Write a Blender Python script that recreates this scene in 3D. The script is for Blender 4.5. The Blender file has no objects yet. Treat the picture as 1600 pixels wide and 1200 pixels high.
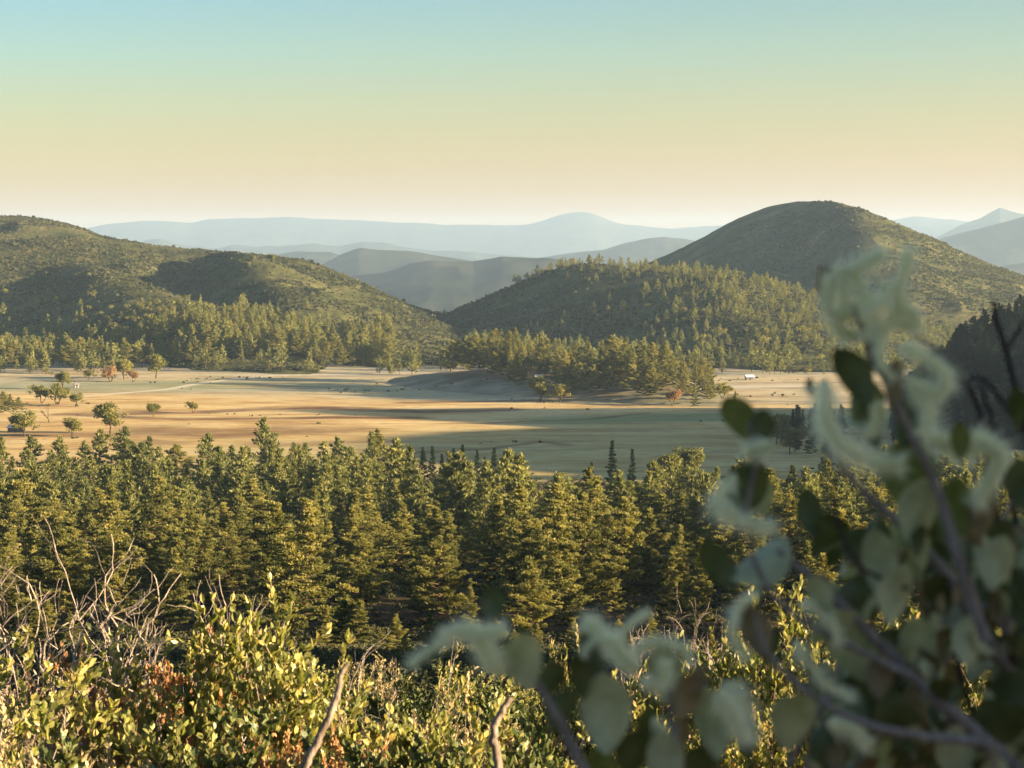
import bpy, math, random
import numpy as np
R = math.radians
random.seed(7)
rng = np.random.default_rng(11)

# ------------------------------------------------------------------ camera, light, exposure
F = 3465.0                       # focal length in photo pixels (photo is 1600 x 1200)
HZ = 400.0                       # eye-level row of the photo
PITCH = math.atan((600 - HZ) / F)
SUN_AZ, SUN_EL = 104.0, 9.5       # degrees; azimuth clockwise from the viewing direction (+Y)
scene = bpy.context.scene
cam_d = bpy.data.cameras.new("camera")
cam = bpy.data.objects.new("camera", cam_d)
scene.collection.objects.link(cam)
cam.location = (0, 0, 0)
cam.rotation_euler = (R(90) - PITCH, 0, 0)
cam_d.sensor_width = 36
cam_d.lens = 36 * F / 1600
cam_d.clip_start = 0.05
cam_d.clip_end = 60000
cam_d.dof.use_dof = True
cam_d.dof.focus_distance = 60
cam_d.dof.aperture_fstop = 19.0
scene.camera = cam

w = bpy.data.worlds.new("World"); scene.world = w; w.use_nodes = True
nt = w.node_tree; nt.nodes.clear()
out = nt.nodes.new("ShaderNodeOutputWorld"); bg = nt.nodes.new("ShaderNodeBackground")
sky = nt.nodes.new("ShaderNodeTexSky"); sky.sky_type = 'NISHITA'; sky.sun_disc = False
sky.sun_elevation = R(SUN_EL); sky.sun_rotation = R(SUN_AZ)
sky.air_density = 1.0; sky.dust_density = 2.0; sky.ozone_density = 1.5; sky.altitude = 1600
bg.inputs[1].default_value = 0.052
# the smoky evening air tints the clear-sky model: teal overhead, cream and gold low down
tcw = nt.nodes.new("ShaderNodeTexCoord"); sx = nt.nodes.new("ShaderNodeSeparateXYZ"); nt.links.new(tcw.outputs["Generated"], sx.inputs[0])
cr = nt.nodes.new("ShaderNodeValToRGB"); nt.links.new(sx.outputs["Z"], cr.inputs[0])
el = cr.color_ramp.elements; el[0].position = 0.0; el[0].color = (.46, .18, .015, 1); el[1].position = .4; el[1].color = (.95, 1.0, 1.03, 1)
for p_, c_ in ((.02, (.56, .27, .06)), (.045, (.66, .40, .15)), (.065, (.64, .49, .26)), (.09, (.55, .57, .43)), (.13, (.43, .58, .60))):
    e_ = el.new(p_); e_.color = (*c_, 1)
mw = nt.nodes.new("ShaderNodeMix"); mw.data_type = 'RGBA'; mw.blend_type = 'MULTIPLY'; mw.inputs[0].default_value = 1
nt.links.new(sky.outputs[0], mw.inputs[6]); nt.links.new(cr.outputs[0], mw.inputs[7]); 
mr = nt.nodes.new("ShaderNodeMapRange"); mr.inputs[1].default_value = -.25; mr.inputs[2].default_value = .35; nt.links.new(sx.outputs["X"], mr.inputs[0])
c2 = nt.nodes.new("ShaderNodeValToRGB"); c2.color_ramp.elements[0].color = (.94, 1, 1.05, 1); c2.color_ramp.elements[1].color = (1.06, .93, .78, 1); nt.links.new(mr.outputs[0], c2.inputs[0])
m2 = nt.nodes.new("ShaderNodeMix"); m2.data_type = 'RGBA'; m2.blend_type = 'MULTIPLY'; m2.inputs[0].default_value = 1
nt.links.new(mw.outputs[2], m2.inputs[6]); nt.links.new(c2.outputs[0], m2.inputs[7]); nt.links.new(m2.outputs[2], bg.inputs[0])
nt.links.new(bg.outputs[0], out.inputs[0])

sd = bpy.data.lights.new("sun", 'SUN'); sd.energy = 5.0; sd.angle = R(0.5); sd.color = (1.0, 0.78, 0.48)
so = bpy.data.objects.new("sun", sd); scene.collection.objects.link(so)
so.rotation_euler = (R(90 - SUN_EL), 0, R(180 - SUN_AZ) - R(180) + R(0))
from mathutils import Vector
SV = Vector((math.sin(R(SUN_AZ)) * math.cos(R(SUN_EL)), math.cos(R(SUN_AZ)) * math.cos(R(SUN_EL)), math.sin(R(SUN_EL))))
so.rotation_euler = SV.to_track_quat('Z', 'Y').to_euler()
scene.view_settings.view_transform = 'Standard'; scene.view_settings.look = 'None'
scene.view_settings.exposure = 2.55; scene.view_settings.gamma = 1.0
scene.cycles.use_denoising = True
scene.cycles.max_bounces = 6; scene.cycles.diffuse_bounces = 3; scene.cycles.volume_bounces = 1
scene.cycles.transparent_max_bounces = 8

# ------------------------------------------------------------------ helpers
cp_, sp_ = math.cos(PITCH), math.sin(PITCH)
def ts(px, py):
    """photo pixel -> (x/y, z/y) slopes of the ray"""
    a = (np.asarray(px, float) - 800) / F; b = (600 - np.asarray(py, float)) / F
    Y = cp_ + b * sp_; Z = -sp_ + b * cp_
    return a / Y, Z / Y
def P(px, py, Y):
    t, s = ts(px, py)
    return np.stack([t * Y, np.ones_like(t) * Y, s * Y], -1)
_h = np.random.default_rng(3).random((512, 512)).astype(np.float64)
def vnoise(x, y):
    xi = np.floor(x).astype(int); yi = np.floor(y).astype(int)
    fx = x - xi; fy = y - yi
    fx = fx * fx * (3 - 2 * fx); fy = fy * fy * (3 - 2 * fy)
    g = lambda a, b: _h[a & 511, b & 511]
    return ((g(xi, yi) * (1 - fx) + g(xi + 1, yi) * fx) * (1 - fy) + (g(xi, yi + 1) * (1 - fx) + g(xi + 1, yi + 1) * fx) * fy) * 2 - 1
def fbm(x, y, wl, octv=4, seed=0, gain=.5):
    a = 1; s = 0; f = 1 / wl; tot = 0
    for k in range(octv):
        s = s + a * vnoise(x * f + 17.3 * k + seed * 31.7, y * f + 9.1 * k + seed * 13.3); tot += a
        a *= gain; f *= 2.03
    return s / tot
def ridged(x, y, wl, octv=3, seed=0):
    a = 1; s = 0; f = 1 / wl; tot = 0
    for k in range(octv):
        s = s + a * (1 - 2 * np.abs(vnoise(x * f + 7.3 * k + seed * 21.7, y * f + 3.1 * k + seed * 5.3))); tot += a
        a *= .5; f *= 2.1
    return s / tot
def smooth(e0, e1, x):
    t = np.clip((x - e0) / (e1 - e0), 0, 1); return t * t * (3 - 2 * t)

def link(o, parent=None):
    scene.collection.objects.link(o)
    if parent is not None: o.parent = parent
    return o
def tag(o, label=None, cat=None, group=None, kind=None):
    if label: o["label"] = label
    if cat: o["category"] = cat
    if group: o["group"] = group
    if kind: o["kind"] = kind
    return o
def empty(name, loc=(0, 0, 0)):
    o = bpy.data.objects.new(name, None); o.empty_display_size = .2; o.location = loc; return link(o)

class G:
    """collects triangles/quads; builds one mesh"""
    def __init__(s): s.v = []; s.f = []; s.m = []; s.n = 0; s.t = []
    def add(s, v, f, m=0, tint=None):
        v = np.asarray(v, float).reshape(-1, 3); f = np.asarray(f, int)
        s.v.append(v); s.f.append((f + s.n)); s.m.append(np.full(len(f), m)); s.n += len(v)
        if tint is None: tint = 0.5
        s.t.append(np.broadcast_to(np.asarray(tint, float), (len(v),)).copy())
    def mesh(s, name, mats, sm=False):
        me = bpy.data.meshes.new(name)
        v = np.concatenate(s.v); me.vertices.add(len(v)); me.vertices.foreach_set("co", v.astype(np.float32).ravel())
        sizes = np.concatenate([np.full(len(f), f.shape[1]) for f in s.f]); loops = np.concatenate([f.ravel() for f in s.f])
        me.loops.add(len(loops)); me.loops.foreach_set("vertex_index", loops.astype(np.int32))
        me.polygons.add(len(sizes)); st = np.concatenate([[0], np.cumsum(sizes)[:-1]])
        me.polygons.foreach_set("loop_start", st.astype(np.int32)); me.polygons.foreach_set("loop_total", sizes.astype(np.int32))
        me.polygons.foreach_set("material_index", np.concatenate(s.m).astype(np.int32))
        me.polygons.foreach_set("use_smooth", np.full(len(sizes), sm))
        for m in (mats if isinstance(mats, (list, tuple)) else [mats]): me.materials.append(m)
        at = me.attributes.new("tint", 'FLOAT', 'POINT'); at.data.foreach_set("value", np.concatenate(s.t).astype(np.float32))
        me.update(); me.validate()
        return me
    def obj(s, name, mats, parent=None, sm=False):
        return link(bpy.data.objects.new(name, s.mesh(name, mats, sm)), parent)
    def data(s):
        return np.concatenate(s.v), s.f, s.m

def frame(d):
    d = d / (np.linalg.norm(d) + 1e-9)
    u = np.cross(d, [0, 0, 1.0]);
    if np.linalg.norm(u) < .05: u = np.cross(d, [1.0, 0, 0])
    u /= np.linalg.norm(u); return u, np.cross(u, d)
def tube(g, pts, rad, n=6, m=0, tint=.5, cap=True, lump=0.0):
    pts = np.asarray(pts, float); k = len(pts); rad = np.broadcast_to(np.asarray(rad, float), (k,))
    d = np.gradient(pts, axis=0); an = np.arange(n) * 2 * math.pi / n
    V = []
    u0, w0 = frame(d[0])
    for i in range(k):
        dd = d[i] / (np.linalg.norm(d[i]) + 1e-9)
        u = u0 - dd * np.dot(u0, dd); u /= np.linalg.norm(u) + 1e-9; w_ = np.cross(dd, u); u0 = u
        rr = rad[i] * (1 + lump * rng.standard_normal(n)) if lump else rad[i]
        V.append(pts[i] + (np.cos(an)[:, None] * u + np.sin(an)[:, None] * w_) * (rr[:, None] if lump else rr))
    V = np.concatenate(V); i = np.arange(k - 1)[:, None] * n; j = np.arange(n)[None]
    jn = (j + 1) % n
    f = np.stack([i + j, i + jn, i + n + jn, i + n + j], -1).reshape(-1, 4)
    g.add(V, f, m, tint)
    if cap:
        for ring in (0, k - 1):
            c = np.concatenate([V[ring * n:ring * n + n], pts[ring][None]])
            g.add(c, np.stack([np.arange(n), (np.arange(n) + 1) % n, np.full(n, n)], -1), m, tint)

def rnd_unit(n):
    v = rng.standard_normal((n, 3)); return v / np.linalg.norm(v, axis=1)[:, None]

# ------------------------------------------------------------------ materials
def mat(name): 
    m = bpy.data.materials.new(name); m.use_nodes = True; t = m.node_tree; t.nodes.clear(); return m, t
def N(t, kind, **kw):
    n = t.nodes.new(kind)
    for k, v in kw.items():
        if k.startswith("i_"):
            key = k[2:]; key = int(key) if key.isdigit() else key
            n.inputs[key].default_value = v
        else: setattr(n, k, v)
    return n
def ramp(t, fac, stops):
    r = t.nodes.new("ShaderNodeValToRGB"); el = r.color_ramp.elements
    while len(el) > 1: el.remove(el[-1])
    el[0].position = stops[0][0]; el[0].color = (*stops[0][1], 1)
    for p, c in stops[1:]:
        e = el.new(p); e.color = (*c, 1)
    if fac is not None: t.links.new(fac, r.inputs[0])
    return r.outputs[0]
def noise(t, scale, detail=4, rough=.55, coord=None, stretch=None):
    n = N(t, "ShaderNodeTexNoise", i_Scale=scale, i_Detail=detail, i_Roughness=rough)
    if coord is None:
        coord = N(t, "ShaderNodeTexCoord").outputs["Object"]
    if stretch:
        mp = N(t, "ShaderNodeMapping"); mp.inputs["Scale"].default_value = stretch
        if len(stretch) > 3: pass
        t.links.new(coord, mp.inputs[0]); coord = mp.outputs[0]
    t.links.new(coord, n.inputs["Vector"]); return n.outputs["Fac"]
def math_(t, op, a, b=None, clamp=False):
    n = N(t, "ShaderNodeMath", operation=op, use_clamp=clamp)
    for i, x in enumerate((a, b)):
        if x is None: continue
        if isinstance(x, (int, float)): n.inputs[i].default_value = x
        else: t.links.new(x, n.inputs[i])
    return n.outputs[0]
def mix(t, fac, a, b, mode='MIX'):
    n = N(t, "ShaderNodeMix", data_type='RGBA', blend_type=mode)
    for i, x in ((0, fac), (6, a), (7, b)):
        if isinstance(x, (int, float)): n.inputs[i].default_value = x
        elif isinstance(x, tuple): n.inputs[i].default_value = (*x, 1)
        else: t.links.new(x, n.inputs[i])
    return n.outputs[2]
def attr(t, name): return N(t, "ShaderNodeAttribute", attribute_name=name).outputs["Fac"]

def leaf_mat(name, stops, trans=.3, rough=.5, gloss=.0, per_obj=.5, tcol=1.3):
    m, t = mat(name)
    oi = N(t, "ShaderNodeObjectInfo").outputs["Random"]
    tint = attr(t, "tint")
    nz = noise(t, 1.2, 2)
    f = math_(t, 'ADD', math_(t, 'MULTIPLY', oi, per_obj * .6), math_(t, 'MULTIPLY', tint, 1 - per_obj * .6))
    f = math_(t, 'ADD', f, math_(t, 'MULTIPLY', math_(t, 'SUBTRACT', nz, .5), .25), True)
    c = ramp(t, f, stops)
    pb = N(t, "ShaderNodeBsdfPrincipled", i_Roughness=rough); pb.inputs["Specular IOR Level"].default_value = gloss
    t.links.new(c, pb.inputs["Base Color"])
    tr = N(t, "ShaderNodeBsdfTranslucent")
    tc = mix(t, 1.0, c, (tcol, tcol * 1.05, tcol * .6), 'MULTIPLY'); t.links.new(tc, tr.inputs[0])
    ms = N(t, "ShaderNodeMixShader", i_0=trans)
    t.links.new(pb.outputs[0], ms.inputs[1]); t.links.new(tr.outputs[0], ms.inputs[2])
    o = N(t, "ShaderNodeOutputMaterial"); t.links.new(ms.outputs[0], o.inputs[0])
    return m
def bark_mat(name, stops, scale=20, bump=.3, stretch=(1, 1, .25), rough=.9):
    m, t = mat(name)
    nz = noise(t, scale, 5, .6, stretch=stretch)
    c = ramp(t, nz, stops)
    pb = N(t, "ShaderNodeBsdfPrincipled", i_Roughness=rough); pb.inputs["Specular IOR Level"].default_value = .1
    t.links.new(c, pb.inputs["Base Color"])
    b = N(t, "ShaderNodeBump", i_Strength=bump, i_Distance=.02); t.links.new(nz, b.inputs["Height"]); t.links.new(b.outputs[0], pb.inputs["Normal"])
    o = N(t, "ShaderNodeOutputMaterial"); t.links.new(pb.outputs[0], o.inputs[0])
    return m

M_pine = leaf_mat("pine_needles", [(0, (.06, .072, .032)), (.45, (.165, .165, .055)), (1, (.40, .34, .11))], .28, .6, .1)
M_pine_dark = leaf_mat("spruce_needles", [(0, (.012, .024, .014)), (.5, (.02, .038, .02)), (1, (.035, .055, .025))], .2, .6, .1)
M_oak = leaf_mat("oak_leaves", [(0, (.07, .085, .025)), (.5, (.14, .135, .035)), (1, (.27, .21, .05))], .35, .6, .1)
M_rust = leaf_mat("rusty_leaves", [(0, (.14, .08, .04)), (.5, (.24, .14, .07)), (1, (.38, .24, .12))], .35, .6, .05)
M_chap = leaf_mat("chaparral_leaves", [(0, (.028, .033, .02)), (.5, (.06, .063, .034)), (.8, (.105, .096, .052)), (1, (.17, .138, .08))], .15, .7, .0)
M_bark = bark_mat("pine_bark", [(.3, (.03, .02, .014)), (.6, (.09, .055, .035)), (.8, (.14, .09, .055))], 3)

# ------------------------------------------------------------------ the land
BX = np.array([-80, 0, 8, 12, 30, 100, 200, 360, 450, 600, 780, 900, 1100, 1540, 2200, 3000, 4000, 6000, 40000.])
BZ = np.array([3., -1.75, -2.75, -3.45, -6.9, -19.8, -38.5, -64, -69, -75, -80, -80.5, -80, -79.5, -80, -90, -140, -200, -260.])
_yy = np.linspace(-80, 40000, 80161); _zz = np.interp(_yy, BX, BZ)
def _sm(a, k):
    c = np.cumsum(np.pad(a, (k // 2 + 1, k // 2), mode='edge')); return (c[k:] - c[:-k]) / k
_zs = _sm(_zz, 121); _wt = smooth(40, 120, _yy); _zz = _zz * (1 - _wt) + _zs[:len(_zz)] * _wt
def base(x, y):
    z = np.interp(y, _yy, _zz)
    z = z + fbm(x, y, 140, 4, 1) * 3.0 * smooth(60, 400, y) * (1 - .75 * smooth(760, 860, y) * (1 - smooth(1500, 1700, y)))
    md = smooth(770, 850, y) * (1 - smooth(1500, 1700, y))
    z = z + md * (fbm(x * .35, y, 45, 3, 5) * .5)
    z = z + fbm(x, y, 3, 3, 2) * .12 * (1 - smooth(40, 200, y))
    # unseen high ground to the right, shaped to lay shadow over meadow and slope
    for hx_, hy_, hh, hl, hw in HUMPS:
        z = z + hh * np.exp(-((x - hx_) / hl) ** 2 - np.abs((y - hy_) / hw) ** 3) * smooth(.25, .36, x / np.maximum(y, 50))
    return z
HUMPS = [(560, 800, 104, 190, 195), (420, 985, 38, 100, 70), (110, 165, 33, 36, 100), (62, 44, 14, 20, 26)]  # the last pair are added rises, there only to shade the near slope

class Hill:
    def __init__(s, name, pts, Yr, Wf, Wb, amp=0, wl=260, e=1.0, foot=None, seed=0, yk=None, cols=300, rows=110, ksm=31):
        s.name, s.Wf, s.Wb, s.amp, s.wl, s.e, s.seed, s.cols, s.rows = name, Wf, Wb, amp, wl, e, seed, cols, rows
        p = np.array(pts, float); t, sl = ts(p[:, 0], p[:, 1])
        s.tt = np.linspace(t[0], t[-1], 1200)
        yr = np.interp(s.tt, ts([q[0] for q in yk], 400)[0], [q[1] for q in yk]) if yk else np.full(1200, float(Yr))
        sl = np.interp(s.tt, t, sl)
        k = ksm
        sl2 = _sm(sl, k)[:1200]; sl2[:k] = sl[:k] * np.linspace(1, 0, k) + sl2[:k] * np.linspace(0, 1, k)
        s.sl = sl2; s.yr = _sm(yr, 61)[:1200]
        s.foot = foot
    def z(s, x, y):
        x = np.asarray(x, float); y = np.asarray(y, float)
        yy = np.maximum(y, 100.); t = x / yy
        ins = (t >= s.tt[0]) & (t <= s.tt[-1])
        yr = np.interp(t, s.tt, s.yr); zr = np.interp(t, s.tt, s.sl) * yr
        b = np.interp(yy, _yy, _zz) - 6 if s.foot is None else np.full_like(yy, s.foot)
        u = np.where(y < yr, (yr - y) / s.Wf, (y - yr) / s.Wb); u = np.clip(u, 0, 1)
        p = (1 - u) ** s.e * .45 + .55 * (.5 + .5 * np.cos(np.pi * u))
        env = np.clip(4 * u * (1 - u), 0, 1)
        n = s.amp * (ridged(x, y * .7, s.wl, 3, s.seed) - .2) * env * np.clip((zr - b) / 120, 0, 1) if s.amp else 0
        n2 = fbm(x, y, 22, 3, s.seed + 3) * 1.1 * min(1, s.amp / 8) if s.amp else 0
        z = b + (zr - b) * p + n + n2
        return np.where(ins & (u < 1), z, -1e4)
    def build(s, m):
        # rows: back .. ridge .. front ; columns by azimuth
        tc = np.linspace(s.tt[0] + 1e-6, s.tt[-1] - 1e-6, s.cols)
        yr = np.interp(tc, s.tt, s.yr)
        v = np.concatenate([np.linspace(.999, 0, max(8, s.rows // 6))[:-1] * s.Wb, -np.linspace(0, .999, s.rows) * s.Wf])
        Yg = yr[None, :] + v[:, None]; Xg = tc[None, :] * Yg
        Z = s.z(Xg, Yg); Z = np.where(Z < -9e3, np.interp(Yg, _yy, _zz) - 20, Z)
        g = G(); nr, nc = Z.shape
        i = np.arange(nr - 1)[:, None] * nc; j = np.arange(nc - 1)[None]
        f = np.stack([i + j, i + nc + j, i + nc + j + 1, i + j + 1], -1).reshape(-1, 4)
        g.add(np.stack([Xg, Yg, Z], -1), f)
        o = g.obj(s.name, m, sm=True); return o

hills = {}
def hill(key, *a, **k): hills[key] = Hill(*a, **k)
hill('left_back', "hill", [(-500, 345), (-250, 330), (-60, 336), (0, 338), (40, 339), (90, 345), (130, 358), (160, 370), (200, 377), (240, 384), (290, 388), (310, 389), (370, 396), (430, 400), (480, 407), (510, 418), (560, 440), (600, 460), (640, 478), (680, 490), (720, 510), (770, 560), (800, 600)],
     2700, 900, 700, amp=26, wl=200, seed=1, yk=[(-500, 3000), (0, 3000), (300, 2750), (600, 2300), (800, 2150)], cols=420, rows=130)
hill('left_mid', "hill", [(-500, 350), (-200, 372), (0, 376), (60, 372), (130, 374), (190, 384), (230, 394), (260, 402), (300, 410), (330, 430), (360, 470), (400, 520)],
     2500, 520, 300, amp=14, wl=200, seed=2, cols=260, rows=80)
hill('left_shoulder', "hill", [(230, 470), (290, 415), (330, 397), (365, 392), (400, 399), (440, 412), (500, 440), (560, 475), (600, 505), (660, 560)],
     2450, 560, 260, amp=22, wl=150, seed=3, yk=[(230, 2560), (330, 2460), (420, 2270), (660, 2070)], cols=300, rows=100)
hill('left_spur', "hill", [(-500, 380), (-200, 398), (-60, 402), (0, 404), (80, 410), (150, 415), (200, 430), (250, 452), (300, 470), (370, 488), (430, 503), (480, 520), (540, 560), (570, 600)],
     2150, 560, 260, amp=12, wl=190, seed=4, yk=[(-500, 2500), (60, 2420), (200, 2200), (300, 1980), (570, 1780)], cols=360, rows=100)
hill('wooded', "hill", [(560, 610), (600, 548), (620, 528), (690, 494), (740, 472), (800, 447), (850, 427), (890, 414), (930, 412), (960, 416), (1000, 420), (1060, 427), (1100, 430), (1150, 433), (1200, 446), (1260, 462), (1320, 480), (1400, 505), (1480, 530), (1560, 550), (1700, 580), (1800, 620)],
     2250, 620, 420, amp=12, wl=240, seed=5, yk=[(560, 2500), (800, 2480), (950, 2330), (1100, 2120), (1300, 2020), (1700, 1950)], cols=480, rows=120)
hill('dome', "hill", [(880, 480), (940, 447), (1000, 416), (1060, 390), (1100, 370), (1150, 342), (1200, 323), (1240, 315), (1270, 314), (1310, 316), (1350, 328), (1400, 348), (1450, 368), (1500, 393), (1550, 413), (1600, 430), (1700, 470), (1800, 520)],
     3050, 900, 700, amp=20, wl=230, seed=6, yk=[(880, 3600), (1250, 3250), (1330, 2950), (1420, 2850), (1800, 2700)], cols=420, rows=130)
hill('dome_spur', "hill", [(1230, 500), (1290, 445), (1340, 424), (1400, 420), (1450, 427), (1500, 440), (1560, 455), (1600, 464), (1700, 490), (1900, 520)],
     2650, 500, 300, amp=26, wl=140, seed=7, cols=240, rows=80)
hill('right_near', "hill", [(1395, 640), (1430, 600), (1460, 568), (1500, 538), (1540, 515), (1580, 496), (1600, 488), (1640, 474), (1700, 480), (1800, 540), (1950, 640)],
     1060, 170, 110, amp=5, wl=100, seed=8, yk=[(1395, 1060), (1600, 1060), (1950, 1040)], cols=200, rows=60)
hill('knoll', "hill", [(560, 602), (640, 592), (690, 584), (760, 577), (850, 577), (930, 584), (1000, 593), (1060, 604), (1120, 615), (1180, 628), (1210, 640)],
     1350, 150, 240, amp=3, wl=60, seed=9, yk=[(560, 1420), (850, 1340), (1060, 1260), (1210, 1200)], cols=240, rows=50)
hill('left_foot', "hill", [(-300, 560), (60, 590), (140, 583), (220, 576), (330, 568), (430, 568), (520, 576), (600, 584), (660, 592)],
     1600, 170, 300, amp=4, wl=70, seed=10, cols=200, rows=50)
def land(x, y, skip=()):
    x = np.asarray(x, float); y = np.asarray(y, float)
    z = base(x, y)
    for k, h in hills.items():
        if k not in skip: z = np.maximum(z, h.z(x, y))
    return z

far = []
def farh(pts, Y, W, foot, label):
    Y *= 1.4; W *= 1.4
    far.append((pts, Y, W, foot, label))
farh([(-300, 372), (60, 368), (140, 357), (160, 352), (200, 348), (260, 346), (300, 350), (330, 343), (370, 341), (430, 338), (450, 338), (500, 341), (560, 344), (590, 346), (620, 348), (660, 348), (700, 352), (760, 353), (820, 352), (840, 347), (860, 343), (880, 335), (905, 331), (925, 333), (945, 343), (970, 351), (1000, 353), (1050, 357), (1100, 353), (1200, 352), (1300, 356), (1380, 347), (1435, 337), (1460, 341), (1480, 343), (1502, 345), (1600, 360), (1900, 370)], 17000, 3000, -260, "palest far mountain range along the horizon with a rounded peak right of centre")
farh([(180, 400), (225, 376), (247, 372), (280, 384), (340, 388), (360, 382), (400, 386), (430, 385), (490, 381), (530, 385), (567, 378), (601, 380), (650, 390), (687, 393), (732, 393), (777, 397), (830, 401), (900, 412)], 12500, 1800, -260, "faint pale blue low ridge in front of the far mountain range")
farh([(1380, 420), (1465, 370), (1500, 352), (1530, 342), (1562, 325), (1580, 330), (1600, 334), (1700, 360), (1900, 380)], 12500, 2000, -260, "pale pointed mountain at the right edge behind the dome hill")
farh([(780, 420), (837, 404), (882, 397), (942, 390), (972, 381), (1017, 372), (1040, 370), (1070, 374), (1120, 384), (1250, 400)], 9500, 1500, -260, "light blue ridge meeting the left foot of the dome hill")
farh([(1400, 420), (1472, 373), (1525, 359), (1562, 348), (1600, 338), (1700, 320), (1900, 330)], 8500, 1500, -260, "blue slope rising to the right edge in front of the pointed mountain")
farh([(360, 420), (424, 397), (465, 394), (517, 393), (545, 402), (600, 420)], 8000, 900, -240, "small blue hilltop showing left of the grey-blue ridges")
farh([(440, 450), (480, 424), (507, 412), (537, 397), (560, 389), (605, 390), (665, 397), (740, 409), (800, 420), (900, 450)], 6600, 1200, -240, "grey blue ridge with a broad flat top behind the valley notch")
farh([(500, 460), (552, 431), (601, 426), (642, 411), (669, 407), (740, 409), (785, 401), (822, 402), (860, 404), (890, 408), (960, 425), (1050, 450)], 5300, 1000, -240, "darker grey blue ridge right behind the valley notch")
farh([(1480, 440), (1566, 417), (1600, 411), (1700, 400), (1900, 405)], 6500, 900, -240, "low dim blue slope at the right edge below the dome's right flank")

# hill material: dry ground showing between brush
def hill_mat():
    m, t = mat("chaparral_ground")
    co = N(t, "ShaderNodeTexCoord").outputs["Object"]
    a = noise(t, .02, 5, .6, co); b = noise(t, .13, 5, .65, co); c_ = noise(t, .006, 3, .5, co)
    f = math_(t, 'ADD', math_(t, 'MULTIPLY', a, .5), math_(t, 'MULTIPLY', b, .5))
    c = ramp(t, f, [(.3, (.035, .045, .018)), (.45, (.06, .065, .026)), (.55, (.10, .09, .04)), (.68, (.2, .16, .08))])
    c = mix(t, math_(t, 'MULTIPLY', ramp(t, c_, [(.4, (0, 0, 0)), (.6, (1, 1, 1))]), .35), c, (.07, .075, .03))
    pb = N(t, "ShaderNodeBsdfPrincipled", i_Roughness=.95); pb.inputs["Specular IOR Level"].default_value = 0
    t.links.new(c, pb.inputs["Base Color"])
    bp = N(t, "ShaderNodeBump", i_Strength=1, i_Distance=2.5); t.links.new(b, bp.inputs["Height"]); t.links.new(bp.outputs[0], pb.inputs["Normal"])
    o = N(t, "ShaderNodeOutputMaterial"); t.links.new(pb.outputs[0], o.inputs[0]); return m
M_hill = hill_mat()
def far_mat():
    m, t = mat("distant_brush")
    a = noise(t, .004, 6, .65)
    c = ramp(t, a, [(.35, (.015, .02, .014)), (.65, (.04, .042, .026))])
    pb = N(t, "ShaderNodeBsdfPrincipled", i_Roughness=1); pb.inputs["Specular IOR Level"].default_value = 0
    t.links.new(c, pb.inputs["Base Color"]); o = N(t, "ShaderNodeOutputMaterial"); t.links.new(pb.outputs[0], o.inputs[0]); return m
M_far = far_mat()

hill_labels = {'left_back': "long brushy hill on the left whose crest falls to the valley notch",
 'left_mid': "shaded brushy rise at the left edge below the long hill's crest",
 'left_shoulder': "rounded brushy shoulder with gullies on the right side of the left hill",
 'left_spur': "lower tree covered spur at the left running down to the meadow",
 'wooded': "wooded hill in the middle, its crest dotted with pines, in front of the dome",
 'dome': "high dome shaped brushy hill on the right with its left face in shade",
 'dome_spur': "sunlit brushy spur below the dome's right flank",
 'right_near': "dark shaded wooded slope at the right edge of the meadow",
 'knoll': "low grassy knoll carrying a stand of pines beyond the meadow",
 'left_foot': "pale grassy rise at the foot of the left hill"}

def ground_mat():
    m, t = mat("valley_ground")
    co = N(t, "ShaderNodeTexCoord").outputs["Object"]
    n1 = noise(t, .02, 5, .6, co, (1, 2.2, 1)); n2 = noise(t, .25, 4, .6, co, (.35, 1.2, 1)); n3 = noise(t, 2.5, 4, .6, co)
    grass = ramp(t, n1, [(.3, (.36, .21, .08)), (.45, (.54, .35, .14)), (.6, (.64, .48, .24)), (.75, (.42, .31, .13))])
    grass = mix(t, math_(t, 'MULTIPLY', n2, .5), grass, ramp(t, n2, [(.35, (.20, .12, .05)), (.65, (.74, .54, .26))]))
    n5 = noise(t, .06, 5, .65, co, (.16, 1, 1)); n6 = noise(t, .5, 3, .6, co, (.25, 1, 1))
    grass = mix(t, ramp(t, n5, [(.53, (0, 0, 0)), (.61, (.55, .55, .55))]), grass, (.26, .15, .075))
    grass = mix(t, ramp(t, n6, [(.56, (0, 0, 0)), (.66, (.5, .5, .5))]), grass, (.16, .11, .06))
    grass = mix(t, attr(t, "pale"), grass, mix(t, ramp(t, n5, [(.5, (0, 0, 0)), (.6, (.8, .8, .8))]), ramp(t, n2, [(.35, (.26, .24, .18)), (.65, (.46, .43, .33))]), (.17, .16, .12)))  # greyed grass mixed in where the far meadow should lie in shade
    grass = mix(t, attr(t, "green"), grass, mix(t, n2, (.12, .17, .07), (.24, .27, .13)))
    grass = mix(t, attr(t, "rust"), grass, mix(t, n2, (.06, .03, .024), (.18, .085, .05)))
    grass = mix(t, attr(t, "road"), grass, (.56, .48, .36))
    floor = ramp(t, n3, [(.3, (.03, .025, .015)), (.5, (.08, .06, .035)), (.7, (.15, .11, .06))])
    c = mix(t, attr(t, "meadow"), floor, grass)
    pb = N(t, "ShaderNodeBsdfPrincipled", i_Roughness=.95); pb.inputs["Specular IOR Level"].default_value = 0
    t.links.new(c, pb.inputs["Base Color"])
    bp = N(t, "ShaderNodeBump", i_Strength=.6, i_Distance=.3); t.links.new(n2, bp.inputs["Height"]); t.links.new(bp.outputs[0], pb.inputs["Normal"])
    o = N(t, "ShaderNodeOutputMaterial"); t.links.new(pb.outputs[0], o.inputs[0]); return m
M_ground = ground_mat()

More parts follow.
